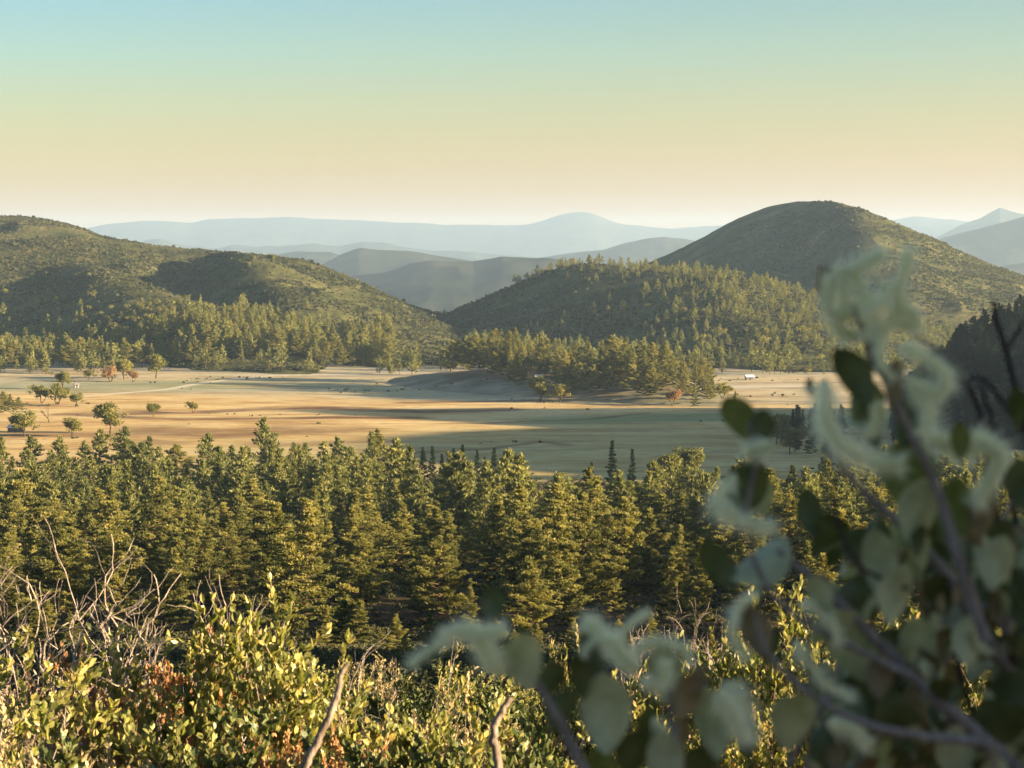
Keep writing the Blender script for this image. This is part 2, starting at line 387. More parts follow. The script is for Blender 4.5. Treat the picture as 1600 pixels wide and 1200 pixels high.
# --- surface patches of the meadow, given as strokes (photo px,py -> the flat valley floor)
def mpt(px, py, h=-80.0):
    t, s = ts(px, py); Y = h / s; return t * Y, Y
def stroke(X, Y, pts, wid, soft=.6):
    """distance field to a polyline of (px,py); wid in metres (depth direction)"""
    q = np.array([mpt(a, b) for a, b in pts]); d = np.full(X.shape, 1e9)
    for a, b in zip(q[:-1], q[1:]):
        ab = b - a; L = (ab ** 2).sum()
        k = np.clip(((X - a[0]) * ab[0] + (Y - a[1]) * ab[1]) / L, 0, 1)
        d = np.minimum(d, np.hypot(X - a[0] - k * ab[0], Y - a[1] - k * ab[1]))
    return 1 - smooth(wid * (1 - soft), wid * (1 + soft), d)

def build_ground():
    Yr = [-60, -40, -25, -14, -7, -3, 0, 2, 4]
    y = 4.
    while y < 40000:
        if y < 120: st = max(.35, y * .03)
        elif y < 780: st = max(3, y * .012)
        elif y < 1650: st = 5
        elif y < 4000: st = 30
        else: st = y * .12
        y += st; Yr.append(y)
    Yr = np.array(Yr)
    tc = np.concatenate([-np.geomspace(.30, 2.2, 26)[::-1], np.linspace(-.29, .29, 420), np.geomspace(.30, 2.2, 40)])
    Xg = tc[None] * (Yr[:, None] + 64) * np.where(Yr[:, None] > 60, Yr[:, None] / (Yr[:, None] + 64), 1)
    Xg = np.where(Yr[:, None] > 60, tc[None] * Yr[:, None], tc[None] * (40 + Yr[:, None] * 20 / 60 * 1.0))
    Yg = np.broadcast_to(Yr[:, None], Xg.shape)
    Z = base(Xg, Yg)
    g = G(); nr, nc = Z.shape
    i = np.arange(nr - 1)[:, None] * nc; j = np.arange(nc - 1)[None]
    g.add(np.stack([Xg, Yg, Z], -1), np.stack([i + j, i + j + 1, i + nc + j + 1, i + nc + j], -1).reshape(-1, 4))
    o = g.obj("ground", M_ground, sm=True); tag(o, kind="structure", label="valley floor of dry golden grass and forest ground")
    X, Y = Xg.ravel(), Yg.ravel()
    wob = fbm(X, Y, 60, 3, 8) * 14
    def setat(n, v):
        at = o.data.attributes.new(n, 'FLOAT', 'POINT'); at.data.foreach_set("value", np.clip(v, 0, 1).astype(np.float32))
    setat("meadow", smooth(770, 800, Y + wob) )
    Yw = Y + fbm(X * .4, Y, 40, 3, 9) * 7; Xw = X + fbm(X, Y, 50, 2, 19) * 12
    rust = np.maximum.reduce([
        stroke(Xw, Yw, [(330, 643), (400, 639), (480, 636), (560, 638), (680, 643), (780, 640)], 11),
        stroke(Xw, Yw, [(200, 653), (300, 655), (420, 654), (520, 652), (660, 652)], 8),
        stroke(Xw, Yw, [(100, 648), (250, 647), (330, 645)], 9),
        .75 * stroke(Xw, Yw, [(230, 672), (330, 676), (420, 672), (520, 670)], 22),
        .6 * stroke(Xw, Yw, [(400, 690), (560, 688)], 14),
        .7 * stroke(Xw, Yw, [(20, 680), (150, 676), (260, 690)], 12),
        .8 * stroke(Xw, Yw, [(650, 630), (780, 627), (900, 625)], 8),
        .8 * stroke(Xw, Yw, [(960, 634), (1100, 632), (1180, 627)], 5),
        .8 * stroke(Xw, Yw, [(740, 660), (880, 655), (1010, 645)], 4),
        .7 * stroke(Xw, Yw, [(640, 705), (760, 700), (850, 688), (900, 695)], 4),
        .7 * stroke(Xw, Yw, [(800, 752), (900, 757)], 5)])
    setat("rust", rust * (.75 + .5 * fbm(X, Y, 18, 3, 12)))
    setat("road", np.maximum(stroke(X, Y, [(90, 622), (160, 618), (260, 609), (310, 601), (345, 595), (420, 589), (520, 586), (660, 583)], 3.2, .3) * .85,
        stroke(X, Yw, [(1130, 606), (1190, 605), (1260, 604)], 12) * .7))
    setat("pale", .85 * smooth(1190, 1260, Yw + .25 * Xw) * (.75 + .5 * fbm(X * .3, Y, 40, 3, 33)))  # bleached grass tone that also paints the far meadow's shade into its colour
    setat("green", .75 * stroke(Xw, Yw, [(900, 655), (1150, 650), (1400, 660)], 30) + .35 * stroke(Xw, Yw, [(700, 720), (1100, 700), (1500, 700)], 130) + .4 * stroke(Xw, Yw, [(60, 605), (200, 604)], 60) + .25 * stroke(Xw, Yw, [(400, 600), (700, 610)], 60))  # green grass; the last stroke adds to the far meadow's painted shade
build_ground()
for k, h in hills.items():
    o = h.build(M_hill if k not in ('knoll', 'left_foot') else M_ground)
    tag(o, hill_labels[k], kind="structure")
    if k in ('knoll', 'left_foot'):
        co = np.empty(len(o.data.vertices) * 3, np.float32); o.data.vertices.foreach_get("co", co); co = co.reshape(-1, 3)
        X, Y = co[:, 0], co[:, 1]
        for n, v in (("meadow", .55 + .5 * fbm(X, Y, 30, 3, 3) if k == 'knoll' else np.full(len(X), 1.)), ("rust", smooth(.1, .5, fbm(X, Y, 35, 3, 4)) * .6), ("pale", np.full(len(X), .8)), ("green", smooth(0, .5, fbm(X, Y, 60, 3, 14)) * .3), ("road", smooth(.25, .4, fbm(X, Y, 40, 2, 24)) * .3)):  # pale carries the meadow's painted shade tint onto the rises
            at = o.data.attributes.new(n, 'FLOAT', 'POINT'); at.data.foreach_set("value", np.clip(v, 0, 1).astype(np.float32))
for idx, (pts, Y, W, foot, label) in enumerate(far):
    h = Hill("distant_ridge", pts, Y, W, W, amp=0, foot=foot, cols=420, rows=30, ksm=11)
    z0 = h.z
    def zf(x, y, h=h, z0=z0, idx=idx, Y=Y, W=W):
        z = z0(x, y); u = np.clip(np.abs(y - Y) / W, 0, 1)
        return np.where(z > -9e3, z + ridged(x, y, W * .5, 4, idx) * W * .03 * np.clip(4 * u * (1 - u), 0, 1) + fbm(x, y, W * .12, 3, idx) * Y * .00045 + fbm(x, y * .3, Y * .012, 3, idx + 5) * Y * .0006, z)
    h.z = zf
    tag(h.build(M_far), label, kind="structure")

#TREES
# ------------------------------------------------------------------ trees
def tufts(g, pts, dirs, n=6, L=.5, W=.13, m=0, tint=.5, spread=.9):
    """sprays of needle blades: n narrow triangles per point"""
    k = len(pts)
    if k == 0: return
    p = np.repeat(pts, n, 0); d = np.repeat(dirs, n, 0)
    d = d + spread * rnd_unit(len(p)); d[:, 2] += .25; d /= np.linalg.norm(d, axis=1)[:, None] + 1e-9
    s = np.cross(d, rnd_unit(len(p))); s /= np.linalg.norm(s, axis=1)[:, None] + 1e-9
    l = (L * rng.uniform(.7, 1.25, len(p)))[:, None]; wd = (W * rng.uniform(.7, 1.3, len(p)))[:, None]
    a = p + s * wd * .5 + d * l * .25; b = p - s * wd * .5 + d * l * .25; c = p + d * l
    V = np.stack([p - d * l * .1, a, c, b], 1).reshape(-1, 3)
    f = np.arange(len(p) * 4).reshape(-1, 4)
    tt = np.repeat(np.broadcast_to(np.asarray(tint, float), (k,)), n * 4) if np.ndim(tint) else tint
    g.add(V, f, m, tt)

def make_pine(name, H=20., rad=4.2, bare=.18, nl=64, mats=None, dens=1.0, seed=0, shape=1.0, dead=0):
    global rng
    old = rng; rng = np.random.default_rng(100 + seed)
    T = G(); C = G()
    lean = rng.normal(0, .012, 2) * H
    zs = np.linspace(-.8, H, 14)
    cx = lean[0] * (zs / H) ** 1.5 + .12 * np.sin(zs * .6 + seed); cy = lean[1] * (zs / H) ** 1.5 + .12 * np.cos(zs * .5 + seed * 2)
    tp = np.stack([cx, cy, zs], 1); tube(T, tp, np.linspace(.34, .03, 14) * (H / 20) ** .8 + np.where(zs < 0, .12, 0), 8, lump=.06)
    zb = bare * H
    hs = zb + (H - zb) * (np.linspace(0, 1, nl) ** .92) * .985
    side = rng.uniform(0, 6.28); 
    for i, h in enumerate(hs):
        u = (h - zb) / (H - zb)
        az = i * 2.4 + rng.normal(0, .5)
        prof = (1 - u ** (1.7 * shape)) * (.55 + .45 * min(1, (u + .08) / .22))
        L = rad * max(.09, prof) * rng.uniform(.6, 1.18) * (1 + .16 * math.cos(az - side))
        if rng.random() < .08: L *= .5
        up = -.12 + .75 * u + rng.normal(0, .07)
        c0 = np.array([np.interp(h, zs, cx), np.interp(h, zs, cy), h])
        d = np.array([math.cos(az), math.sin(az), up]); d /= np.linalg.norm(d)
        k = 5; s = np.linspace(0, 1, k)
        pts = c0 + d * (s * L)[:, None]; pts[:, 2] += (s ** 2) * L * .16 - np.sin(s * 3.14) * L * .05
        pts[1:] += rng.normal(0, .03 * L, (k - 1, 3)) * np.array([1, 1, .5])
        tube(T, pts, np.linspace(.05 + .012 * L, .012, k), 4, cap=False)
        # sprays of needles in separate clumps along the outer part of the limb
        nc_ = max(2, int((1.3 + L * 1.15) * dens))
        sp = np.clip(np.linspace(.38, 1.0, nc_) + rng.normal(0, .05, nc_), .25, 1.02)
        pos = np.stack([np.interp(sp, s, pts[:, q]) for q in range(3)], 1)
        lat = np.cross(d, [0, 0, 1.]); lat /= np.linalg.norm(lat) + 1e-9
        off = rng.uniform(-1, 1, nc_) * (.28 * L * (1.15 - sp) + .12)
        tip = pos + lat * off[:, None] + d * (np.abs(off) * .4)[:, None]; tip[:, 2] += rng.uniform(.0, .22, nc_)
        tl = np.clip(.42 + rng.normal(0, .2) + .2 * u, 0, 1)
        for q in range(nc_):
            tube(T, np.stack([pos[q], tip[q]]), [.025, .012], 3, cap=False)
            R_ = (.42 + .10 * L) * rng.uniform(.75, 1.25); k_ = int(12 + 22 * R_)
            uu = rnd_unit(k_); uu[:, 2] = np.abs(uu[:, 2]) * .8 - .12
            cc = tip[q] + uu * (R_ * rng.random(k_) ** .5)[:, None] * np.array([1.1, 1.1, .62])
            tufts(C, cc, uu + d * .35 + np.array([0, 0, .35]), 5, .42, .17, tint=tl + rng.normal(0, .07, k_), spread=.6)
    top = np.array([[cx[-1], cy[-1], H - .25 * q] for q in range(8)]); tufts(C, top, np.tile([0, 0, 1.], (8, 1)), 7, .55, .13, tint=.7, spread=.7)
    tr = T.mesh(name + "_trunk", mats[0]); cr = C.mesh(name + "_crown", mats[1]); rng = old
    return tr, cr, H

PV = [make_pine("pine", H=20 + (i % 3 - 1) * 1.5, rad=[5.8, 5.0, 6.6, 5.6, 6.2, 4.9, 6.8, 5.4][i], bare=[.12, .2, .08, .28, .15, .1, .22, .34][i], nl=[54, 46, 58, 44, 52, 48, 56, 40][i], mats=(M_bark, M_pine), seed=i, shape=[.8, .65, .95, 1.0, .75, .62, 1.1, 1.0][i]) for i in range(8)]
PV.append(make_pine("pine", H=21, rad=5.6, bare=.42, nl=38, mats=(M_bark, M_pine), seed=8, shape=.9))
PD = [make_pine("spruce", H=20, rad=3.0 + .5 * i, bare=.05, nl=64, mats=(M_bark, M_pine_dark), seed=20 + i, shape=.8) for i in range(2)]

def limbs(g, p, d, L, r, depth, tips, bend=.35, split=(2, 3), up=.15, n=5, shrink=.68, seg=4, m=0, ang=.65):
    pts = [np.array(p, float)]; d = np.array(d, float); d /= np.linalg.norm(d)
    for i in range(seg):
        d = d + rng.normal(0, bend / seg ** .5, 3) * .6; d[2] += up / seg; d /= np.linalg.norm(d)
        pts.append(pts[-1] + d * L / seg)
    tube(g, pts, np.linspace(r, r * .62, seg + 1), n, m, cap=depth == 0)
    if depth <= 1: tips.append((pts[-2], d.copy(), L))
    if depth == 0: tips.append((pts[-1], d.copy(), L)); return
    for q in range(rng.integers(split[0], split[1] + 1)):
        dd = d + rnd_unit(1)[0] * ang; dd[2] += up
        at = pts[-1] if q < 2 else pts[rng.integers(2, seg + 1)]
        limbs(g, at, dd, L * shrink * rng.uniform(.8, 1.2), r * .62 * rng.uniform(.85, 1.05), depth - 1, tips, bend, split, up, max(3, n - 1), shrink, seg, m, ang)

def leafclumps(g, c, R_, n, size, tint=.5, flat=.8, m=0):
    """n leaf sized quads through a ball"""
    u = rnd_unit(n); rr = R_ * rng.random(n) ** .45; p = c + u * rr[:, None] * np.array([1, 1, flat])
    nrm = u + .9 * rnd_unit(n); nrm /= np.linalg.norm(nrm, axis=1)[:, None]
    a = np.cross(nrm, rnd_unit(n)); a /= np.linalg.norm(a, axis=1)[:, None] + 1e-9; b = np.cross(nrm, a)
    s = (size * rng.uniform(.6, 1.3, n))[:, None] * .5
    V = np.stack([p - a * s * 1.3, p - b * s * .7, p + a * s * 1.3, p + b * s * .7], 1).reshape(-1, 3)
    t_ = np.clip(tint + rng.normal(0, .12, n), 0, 1)
    g.add(V, np.arange(4 * n).reshape(-1, 4), m, np.repeat(t_, 4))

def make_oak(name, H=9., mats=None, seed=0, leafn=42, depth=4, lsize=.42, cr_=1.15, w_=.7, bare=False):
    global rng
    old = rng; rng = np.random.default_rng(300 + seed)
    T = G(); C = G(); tips = []
    nst = 1 if seed % 2 == 0 else 2
    for q in range(nst):
        limbs(T, [0, 0, -.4], [rng.normal(0, .15 + .25 * (nst - 1)), rng.normal(0, .15 + .25 * (nst - 1)), 1], H * .25, H * .03, depth, tips, up=.25, ang=w_, shrink=.76)
    if not bare: tips += [(np.array([rng.normal(0, H * .16), rng.normal(0, H * .16), H * rng.uniform(.3, .85)]), np.array([0, 0, 1.]), 1) for _ in range(26)]
    if not bare:
        for p, d, L in tips: leafclumps(C, p + d * .2, H * .1 * cr_, leafn, lsize, tint=rng.uniform(.3, .75))
    tr = T.mesh(name + "_trunk", mats[0]); cr = C.mesh(name + "_crown", mats[1]) if not bare else None
    rng = old; return tr, cr, H
OV = [make_oak("oak", mats=(M_bark, M_oak), seed=i, leafn=40, lsize=.5, cr_=1.35) for i in range(5)]

def place(kind, var, x, y, H, label, cat, group=None, rz=None, z=None, sxy=1.0, mats=None, skip=(), lean=0):
    tr, cr, H0 = var
    o = empty(kind, (x, y, float(land(x, y)) if z is None else z)); s = H / H0
    o.scale = (s * sxy, s * sxy, s); o.rotation_euler = (lean, 0, rng.uniform(0, 6.28) if rz is None else rz)
    tag(o, label, cat, group)
    link(bpy.data.objects.new("trunk", tr), o)
    if cr is not None:
        c = link(bpy.data.objects.new("crown", cr), o)
        if mats: c.material_slots[0].link = 'OBJECT'; c.material_slots[0].material = mats
    return o
def pxy(px, D): return float(ts(px, 400)[0]) * D

ORD = "first second third fourth fifth sixth seventh eighth ninth tenth eleventh twelfth thirteenth fourteenth fifteenth sixteenth seventeenth eighteenth nineteenth twentieth".split()
def ordinal(n):
    if n <= 20: return ORD[n - 1]
    tens = {2: "twenty", 3: "thirty", 4: "forty", 5: "fifty", 6: "sixty", 7: "seventy", 8: "eighty", 9: "ninety"}[n // 10]
    return (tens[:-1] + "ieth") if n % 10 == 0 else tens + "-" + ORD[n % 10 - 1]

# hand placed pines of the near forest: (px, D, height, label)
hand = [(970, 372, 22.5, 8, "tall pine with a long bare dark trunk below its open crown, right of centre"),
 (822, 375, 19, 0, "sunlit pine with a dark trunk line, second big pine left of the bare trunked one"),
 (566, 372, 16.5, 3, "broad open crowned pine with dark trunk above the stick's right side"),
 (680, 400, 19.5, 2, "layered pine whose dark trunk shows through the crown, centre front row"),
 (268, 352, 14.5, 1, "short pointed pine just above the tall yellow green shrub stem"),
 (470, 375, 15.5, 4, "bushy gold lit pine in the front row between the yellow shrub and the centre"),
 (885, 372, 15, 5, "narrow gold lit pine just left of the bare trunked pine"),
 (735, 360, 10, 5, "small slim pine standing alone in front of the centre pines"),
 (90, 345, 17, 6, "large drooping pine behind the bare grey shrub at the left"),
 (1052, 380, 14, 1, "slim pine with a narrow lit crown right of the bare trunked pine"),
 (370, 430, 20, 0, "broad dark bottomed pine behind the gold lit front row pine"),
 (252, 470, 21, 2, "wide pine with level limb tiers above the short pointed pine"),
 (150, 440, 20, 6, "tall shaggy pine leaning right at the left of the forest"),
 (1210, 560, 17, 4, "two topped bushy pine seen just right of the blurred olive leaf"),
 (1290, 590, 16, 0, "pine half hidden behind the large blurred leaf cluster"),
 (1105, 560, 19, 5, "slender gold tipped pine at the right end of the open meadow view"),
 (880, 560, 19, 1, "pointed gold lit pine rising against the notch of shaded meadow"),
 (590, 700, 23, 2, "dark double crowned pine standing above the forest's back edge"),
 (456, 700, 19, 4, "broad dark pine breaking the meadow edge left of the double crowned pine"),
 (272, 720, 17, 6, "spiky dark pine on the meadow edge above the left of the forest")]
taken = []
for px, D, H, v, lab in hand:
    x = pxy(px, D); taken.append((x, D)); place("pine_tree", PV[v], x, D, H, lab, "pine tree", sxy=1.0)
darks = [(958, 690, 20, "tall narrow dark spruce in shade at the edge of the open meadow"), (990, 700, 17, "slim dark spruce just right of the tall dark one"),
 (1033, 790, 9, "small dark spruce beside the shaded round oaks"), (925, 680, 14, "dark spruce with a ragged top left of the tall narrow one")]
for px, D, H, lab in darks:
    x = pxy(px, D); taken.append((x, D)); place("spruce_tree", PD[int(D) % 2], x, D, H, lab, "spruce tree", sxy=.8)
for i, (px, D, H) in enumerate([(645, 765, 12), (660, 775, 13), (676, 765, 14), (690, 770, 11), (708, 768, 13), (722, 772, 14), (745, 775, 12), (772, 770, 13), (788, 765, 12), (757, 768, 10)]):
    x = pxy(px, D); taken.append((x, D)); place("spruce_tree", PD[i % 2], x, D, H, "small shaded spruce, %s from the left in the row along the forest's far edge" % ordinal(sorted([645, 660, 676, 690, 708, 722, 745, 772, 788, 757]).index(px) + 1), "spruce tree", "row of dark spruces at the far edge", sxy=1.0)

edge = ([-400, 0, 150, 300, 560, 620, 780, 815, 850, 880, 930, 1000, 1100, 1200, 1300, 1700], [720, 720, 725, 720, 715, 620, 600, 520, 440, 540, 600, 610, 620, 640, 680, 700])
cand = []
gx = np.random.default_rng(5)
for _ in range(26000):
    D = math.sqrt(gx.uniform(325 ** 2, 790 ** 2)); t = gx.uniform(-.275, .275); px = 800 + t * F
    if D > np.interp(px, *edge) + gx.normal(0, 8): continue
    near = 338 + 22 * math.sin(px * .013) + 10 * math.sin(px * .05)
    if D < near or (abs(px - 970) < 48 and D < 400) or (abs(px - 566) < 40 and D < 372): continue
    x = t * D; s = (12.3 if D < 480 else 11.5) * (1 + .45 * float(fbm(x, D, 45, 2, 44)))
    if any((x - a) ** 2 + (D - b) ** 2 < s * s * gx.uniform(.8, 1.25) for a, b in taken): continue
    taken.append((x, D)); cand.append((x, D, float(np.clip(gx.normal(17.5 if D < 430 else 17, 3.6), 8, 25)), px))
cand.sort(key=lambda c: c[1])
infr = [c for c in cand if -10 < c[3] < 1610]
single = infr[:128]; sset = set(single); restf = [c for c in cand if c not in sset]
bands = [(0, 378, "front rank"), (378, 400, "second rank"), (400, 422, "third rank"), (422, 445, "fourth rank"), (445, 470, "fifth rank"), (470, 9999, "sixth rank")]
for d0, d1, nm in bands:
    row = sorted([c for c in single if d0 <= c[1] < d1], key=lambda c: c[3])
    for i, c in enumerate(row):
        how = "tall" if c[2] > 21 else "short" if c[2] < 16.5 else "middling"
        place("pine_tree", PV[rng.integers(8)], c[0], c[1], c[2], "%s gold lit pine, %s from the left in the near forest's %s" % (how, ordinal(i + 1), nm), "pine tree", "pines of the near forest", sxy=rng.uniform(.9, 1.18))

yg = np.random.default_rng(19); young = sorted((yg.uniform(-10, 1250), yg.uniform(235, 335), yg.uniform(3, 8)) for _ in range(24))
for i, (px, D, H) in enumerate(young):
    place("pine_tree", PV[i % 8], pxy(px, D), D, H, "small young pine in the brush before the forest, %s from the left" % ordinal(i + 1), "pine tree", "young pines in the brush", sxy=1.15)
# low detail trees for the masses too far to count
def lod_cone(n, H=18., rad=3.6, seed=0, size=1.5):
    global rng
    old = rng; rng = np.random.default_rng(seed + 900); g = G()
    ncl = max(12, n // 16); m_ = n // ncl
    u = np.sort(rng.random(ncl) ** .85); u[-1] = 1.
    z = H * (.12 + .86 * u); r = rad * (1 - u ** (1.3 + .15 * (seed % 4))) * (.45 + .6 * np.sqrt(rng.random(ncl))); a = np.arange(ncl) * 2.4 + rng.normal(0, .4, ncl)
    cz = np.stack([r * np.cos(a), r * np.sin(a), z], 1); R_ = rad * (.16 + .2 * (1 - u))
    u = np.repeat(u, m_); n = len(u); a = np.repeat(a, m_)
    q = rnd_unit(n); q[:, 2] *= .6; p = np.repeat(cz, m_, 0) + q * np.repeat(R_, m_)[:, None] * (rng.random(n) ** .4)[:, None]
    d = q * .8 + np.stack([.5 * np.cos(a), .5 * np.sin(a), np.full(n, .5)], 1) + .4 * rnd_unit(n); d /= np.linalg.norm(d, axis=1)[:, None]
    s = np.cross(d, rnd_unit(n)); s /= np.linalg.norm(s, axis=1)[:, None] + 1e-9
    l = (size * rng.uniform(.6, 1.2, n) * (1 - .4 * u))[:, None]
    V = np.stack([p - d * l * .4, p + s * l * .36, p + d * l * .6, p - s * l * .36], 1).reshape(-1, 3)
    g.add(V, np.arange(4 * n).reshape(-1, 4), 0, np.repeat(np.clip(np.repeat(.5 + rng.normal(0, .25, ncl), m_) + rng.normal(0, .08, n), 0, 1), 4))
    tube(g, [[0, 0, -1], [0, 0, H * .5], [0, 0, H * .9]], [.32, .2, .05], 4, 1, cap=False)
    rng = old; return g
def lod_round(n, H=8., rad=4., seed=0, size=1.2):
    global rng
    old = rng; rng = np.random.default_rng(seed + 700); g = G()
    for q in range(4):
        c = np.array([rng.normal(0, rad * .4), rng.normal(0, rad * .4), H * rng.uniform(.45, .72)])
        leafclumps(g, c, rad * .62, n // 4, size, .5)
    tube(g, [[0, 0, -1], [0, 0, H * .5]], [.35, .15], 4, 1, cap=False)
    rng = old; return g
def scatter(name, lods, xs, ys, zs, sc, mats, label, tints, flat=None, kind="stuff"):
    g = G(); n = len(xs); which = rng.integers(len(lods), size=n); rot = rng.uniform(0, 6.28, n)
    for k, L in enumerate(lods):
        id_ = np.nonzero(which == k)[0]
        if not len(id_): continue
        v = np.concatenate(L.v); tt = np.concatenate(L.t); nv = len(v)
        c, s = np.cos(rot[id_])[:, None], np.sin(rot[id_])[:, None]
        fx = v[None, :, 0] * c - v[None, :, 1] * s; fy = v[None, :, 0] * s + v[None, :, 1] * c
        S = sc[id_][:, None]; fz = np.broadcast_to(v[None, :, 2], fx.shape)
        V = np.stack([fx * S + xs[id_][:, None], fy * S + ys[id_][:, None], fz * S + zs[id_][:, None]], -1).reshape(-1, 3)
        T_ = np.clip(tt[None] * .45 + tints[id_][:, None] * .55, 0, 1).ravel()
        off = (np.arange(len(id_)) * nv)
        first = True
        for f, m_ in zip(L.f, L.m):
            ff = (f[None] + off[:, None, None]).reshape(-1, f.shape[1])
            if first: g.v.append(V); g.t.append(T_); base_n = g.n; g.n += len(V); first = False
            g.f.append(ff + base_n); g.m.append(np.full(len(ff), m_[0]))
    o = g.obj(name, mats); return tag(o, label, kind=kind)
def thin(var, n, grow, seed):
    """a lighter copy of a full pine: fewer, larger sprays in the same places"""
    r = np.random.default_rng(seed); me = var[1]; co = np.empty(len(me.vertices) * 3, np.float32); me.vertices.foreach_get("co", co); co = co.reshape(-1, 4, 3)
    ti = np.empty(len(me.vertices), np.float32); me.attributes["tint"].data.foreach_get("value", ti); ti = ti.reshape(-1, 4)
    i = r.permutation(len(co))[:n]; q = co[i]; c = q.mean(1, keepdims=True); q = c + (q - c) * np.array([grow, grow, grow]) * r.uniform(.7, 1.2, (len(i), 1, 1))
    g = G(); g.add(q.reshape(-1, 3), np.arange(len(i) * 4).reshape(-1, 4), 0, ti[i].ravel()); H = var[2]
    tube(g, [[0, 0, -1], [0, 0, H * .5], [0, 0, H * .9]], [.32, .2, .05], 5, 1, cap=False)
    for v_ in g.v: v_ *= 18. / H
    return g
LC = [thin(PV[i], 2300, 2.5, i) for i in (0, 1, 3, 4, 5, 7)]
LCs = [thin(PV[i], 420, 4.6, 40 + i) for i in (0, 1, 3, 5, 7)]
LR = [lod_round(120, seed=i, H=8 + i * .5) for i in range(4)]

ra = np.array([(c[0], c[1], c[2]) for c in restf])
scatter("forest_pines", LC, ra[:, 0], ra[:, 1], land(ra[:, 0], ra[:, 1]), ra[:, 2] / 18., [M_pine, M_bark], "mass of pines filling the farther part of the near forest", rng.random(len(ra)) * .6)

# stands at the meadow's far edge
def on(px0, px1, D0, D1, n, seed, sp=7, cond=None):
    r = np.random.default_rng(seed); out = []
    for _ in range(n * 40):
        px = r.uniform(px0, px1); D = r.uniform(D0, D1); x = pxy(px, D)
        if cond and not cond(px, D, r): continue
        if any((x - a) ** 2 + (D - b) ** 2 < sp * sp for a, b, c in out): continue
        out.append((x, D, px))
        if len(out) >= n: break
    return out
kn_edge = ([660, 700, 800, 900, 1000, 1060, 1120], [1350, 1345, 1290, 1230, 1200, 1195, 1180])
kn = on(668, 1115, 1180, 1420, 90, 31, 6.5, lambda px, D, r: D < np.interp(px, *kn_edge) + abs(r.normal(0, 75)) + (60 if px < 740 else 0) and D > np.interp(px, *kn_edge) + (60 if px < 740 else 0) and (px > 770 or r.random() < .75))
for i, (x, D, px) in enumerate(sorted(kn, key=lambda c: c[1])):
    H = rng.uniform(17, 25) if px < 1060 else rng.uniform(11, 18)
    kl = sorted(c[2] for c in kn); n_ = kl.index(px) + 1
    place("pine_tree", PV[rng.integers(8)], x, D, H, "lit topped pine in the stand on the meadow knoll, %s trunk from the left" % ordinal(n_), "pine tree", "pines on the knoll", sxy=rng.uniform(.95, 1.2))
place("pine_tree", PV[5], pxy(1086, 1160), 1160, 12.5, "bushy gold pine standing in front of the knoll stand's right tip on the meadow", "pine tree", sxy=1.2)
place("pine_tree", PV[1], pxy(1150, 1190), 1190, 7, "small lone pine between the knoll stand and the pale dirt lot", "pine tree", sxy=1.2)

oaks = [(238, 1098, 7.5, 0, M_oak, "lone yellow green round oak on the golden meadow, left"),
 (299, 1128, 6.5, 1, None, "lone dark narrow oak on the golden meadow beside the dark shrub line"),
 (169, 1000, 15, 2, M_oak, "large yellow leaved oak at the meadow's near edge, left"),
 (110, 985, 9, 3, None, "round green oak in front of the yellow leaved one"),
 (35, 985, 13, 4, None, "brownish green oak at the left edge by the shed roof"),
 (88, 1190, 12, 3, None, "pale leaved oak in the grove left of the road's end"),
 (62, 1200, 11, 1, None, "thin crowned oak at the left of the roadside grove"),
 (118, 1180, 8, 4, None, "low oak at the right of the roadside grove"),
 (192, 1430, 14, 0, None, "round topped oak on the pale rise below the left hill"),
 (243, 1440, 17, 2, M_oak, "tall two tiered oak above the pale road"),
 (170, 1400, 11, 3, M_rust, "brown leaved oak on the pale rise beside the round topped oak"),
 (137, 1420, 8, 4, None, "low dark oak left of the brown leaved oak"),
 (205, 1400, 8, 1, M_rust, "small brown oak right of the brown leaved oak"),
 (96, 1330, 12, 0, None, "dark oak at the far end of the road by the white shed"),
 (1052, 1185, 10, 1, M_rust, "orange rust coloured oak at the foot of the knoll stand's right end"),
 (845, 1215, 15, 2, None, "big dark green oak at the front foot of the knoll"),
 (875, 1210, 12, 4, None, "second dark green oak at the front foot of the knoll"),
 (785, 1330, 13, 3, M_oak, "yellow green oak among the knoll's left pines"),
 (830, 1320, 12, 0, M_oak, "bright yellow green oak by the knoll's pale roof"),
 (1130, 1215, 9, 3, None, "dark round oak left of the small lone pine"),
 (1055, 770, 12, 2, None, "broad dark oak in shade at the meadow's near edge, right of the spruces"),
 (1082, 790, 13, 0, None, "rounded dark oak in shade right of the broad one"),
 (1030, 800, 8, 4, None, "low dark oak in shade left of the broad one"),
 (425, 2380, 11, 0, None, "single dark tree on the skyline of the left hill")]
for px, D, H, v, mt, lab in oaks:
    place("oak_tree", OV[v], pxy(px, D), D, H, lab, "oak tree", sxy=1.25, mats=mt)
bt = make_oak("bare_tree", 10, (M_bark, M_bark), seed=8, depth=4, bare=True, w_=.6)
o = place("bare_tree", bt, pxy(74, 1060), 1060, 11, "leaning leafless dark tree on the golden grass at the left", "bare tree"); o.rotation_euler = (0, R(-22), 0)
# left edge pines
for px, D, H in [(2, 1110, 12), (14, 1105, 11), (26, 1115, 9), (-8, 1100, 13)]:
    place("pine_tree", PV[int(D) % 8], pxy(px, D), D, H, "sunlit pine in the left edge clump by the golden meadow, %s from the left" % ordinal([-8, 2, 14, 26].index(px) + 1), "pine tree", "left edge clump pines", sxy=1.25)
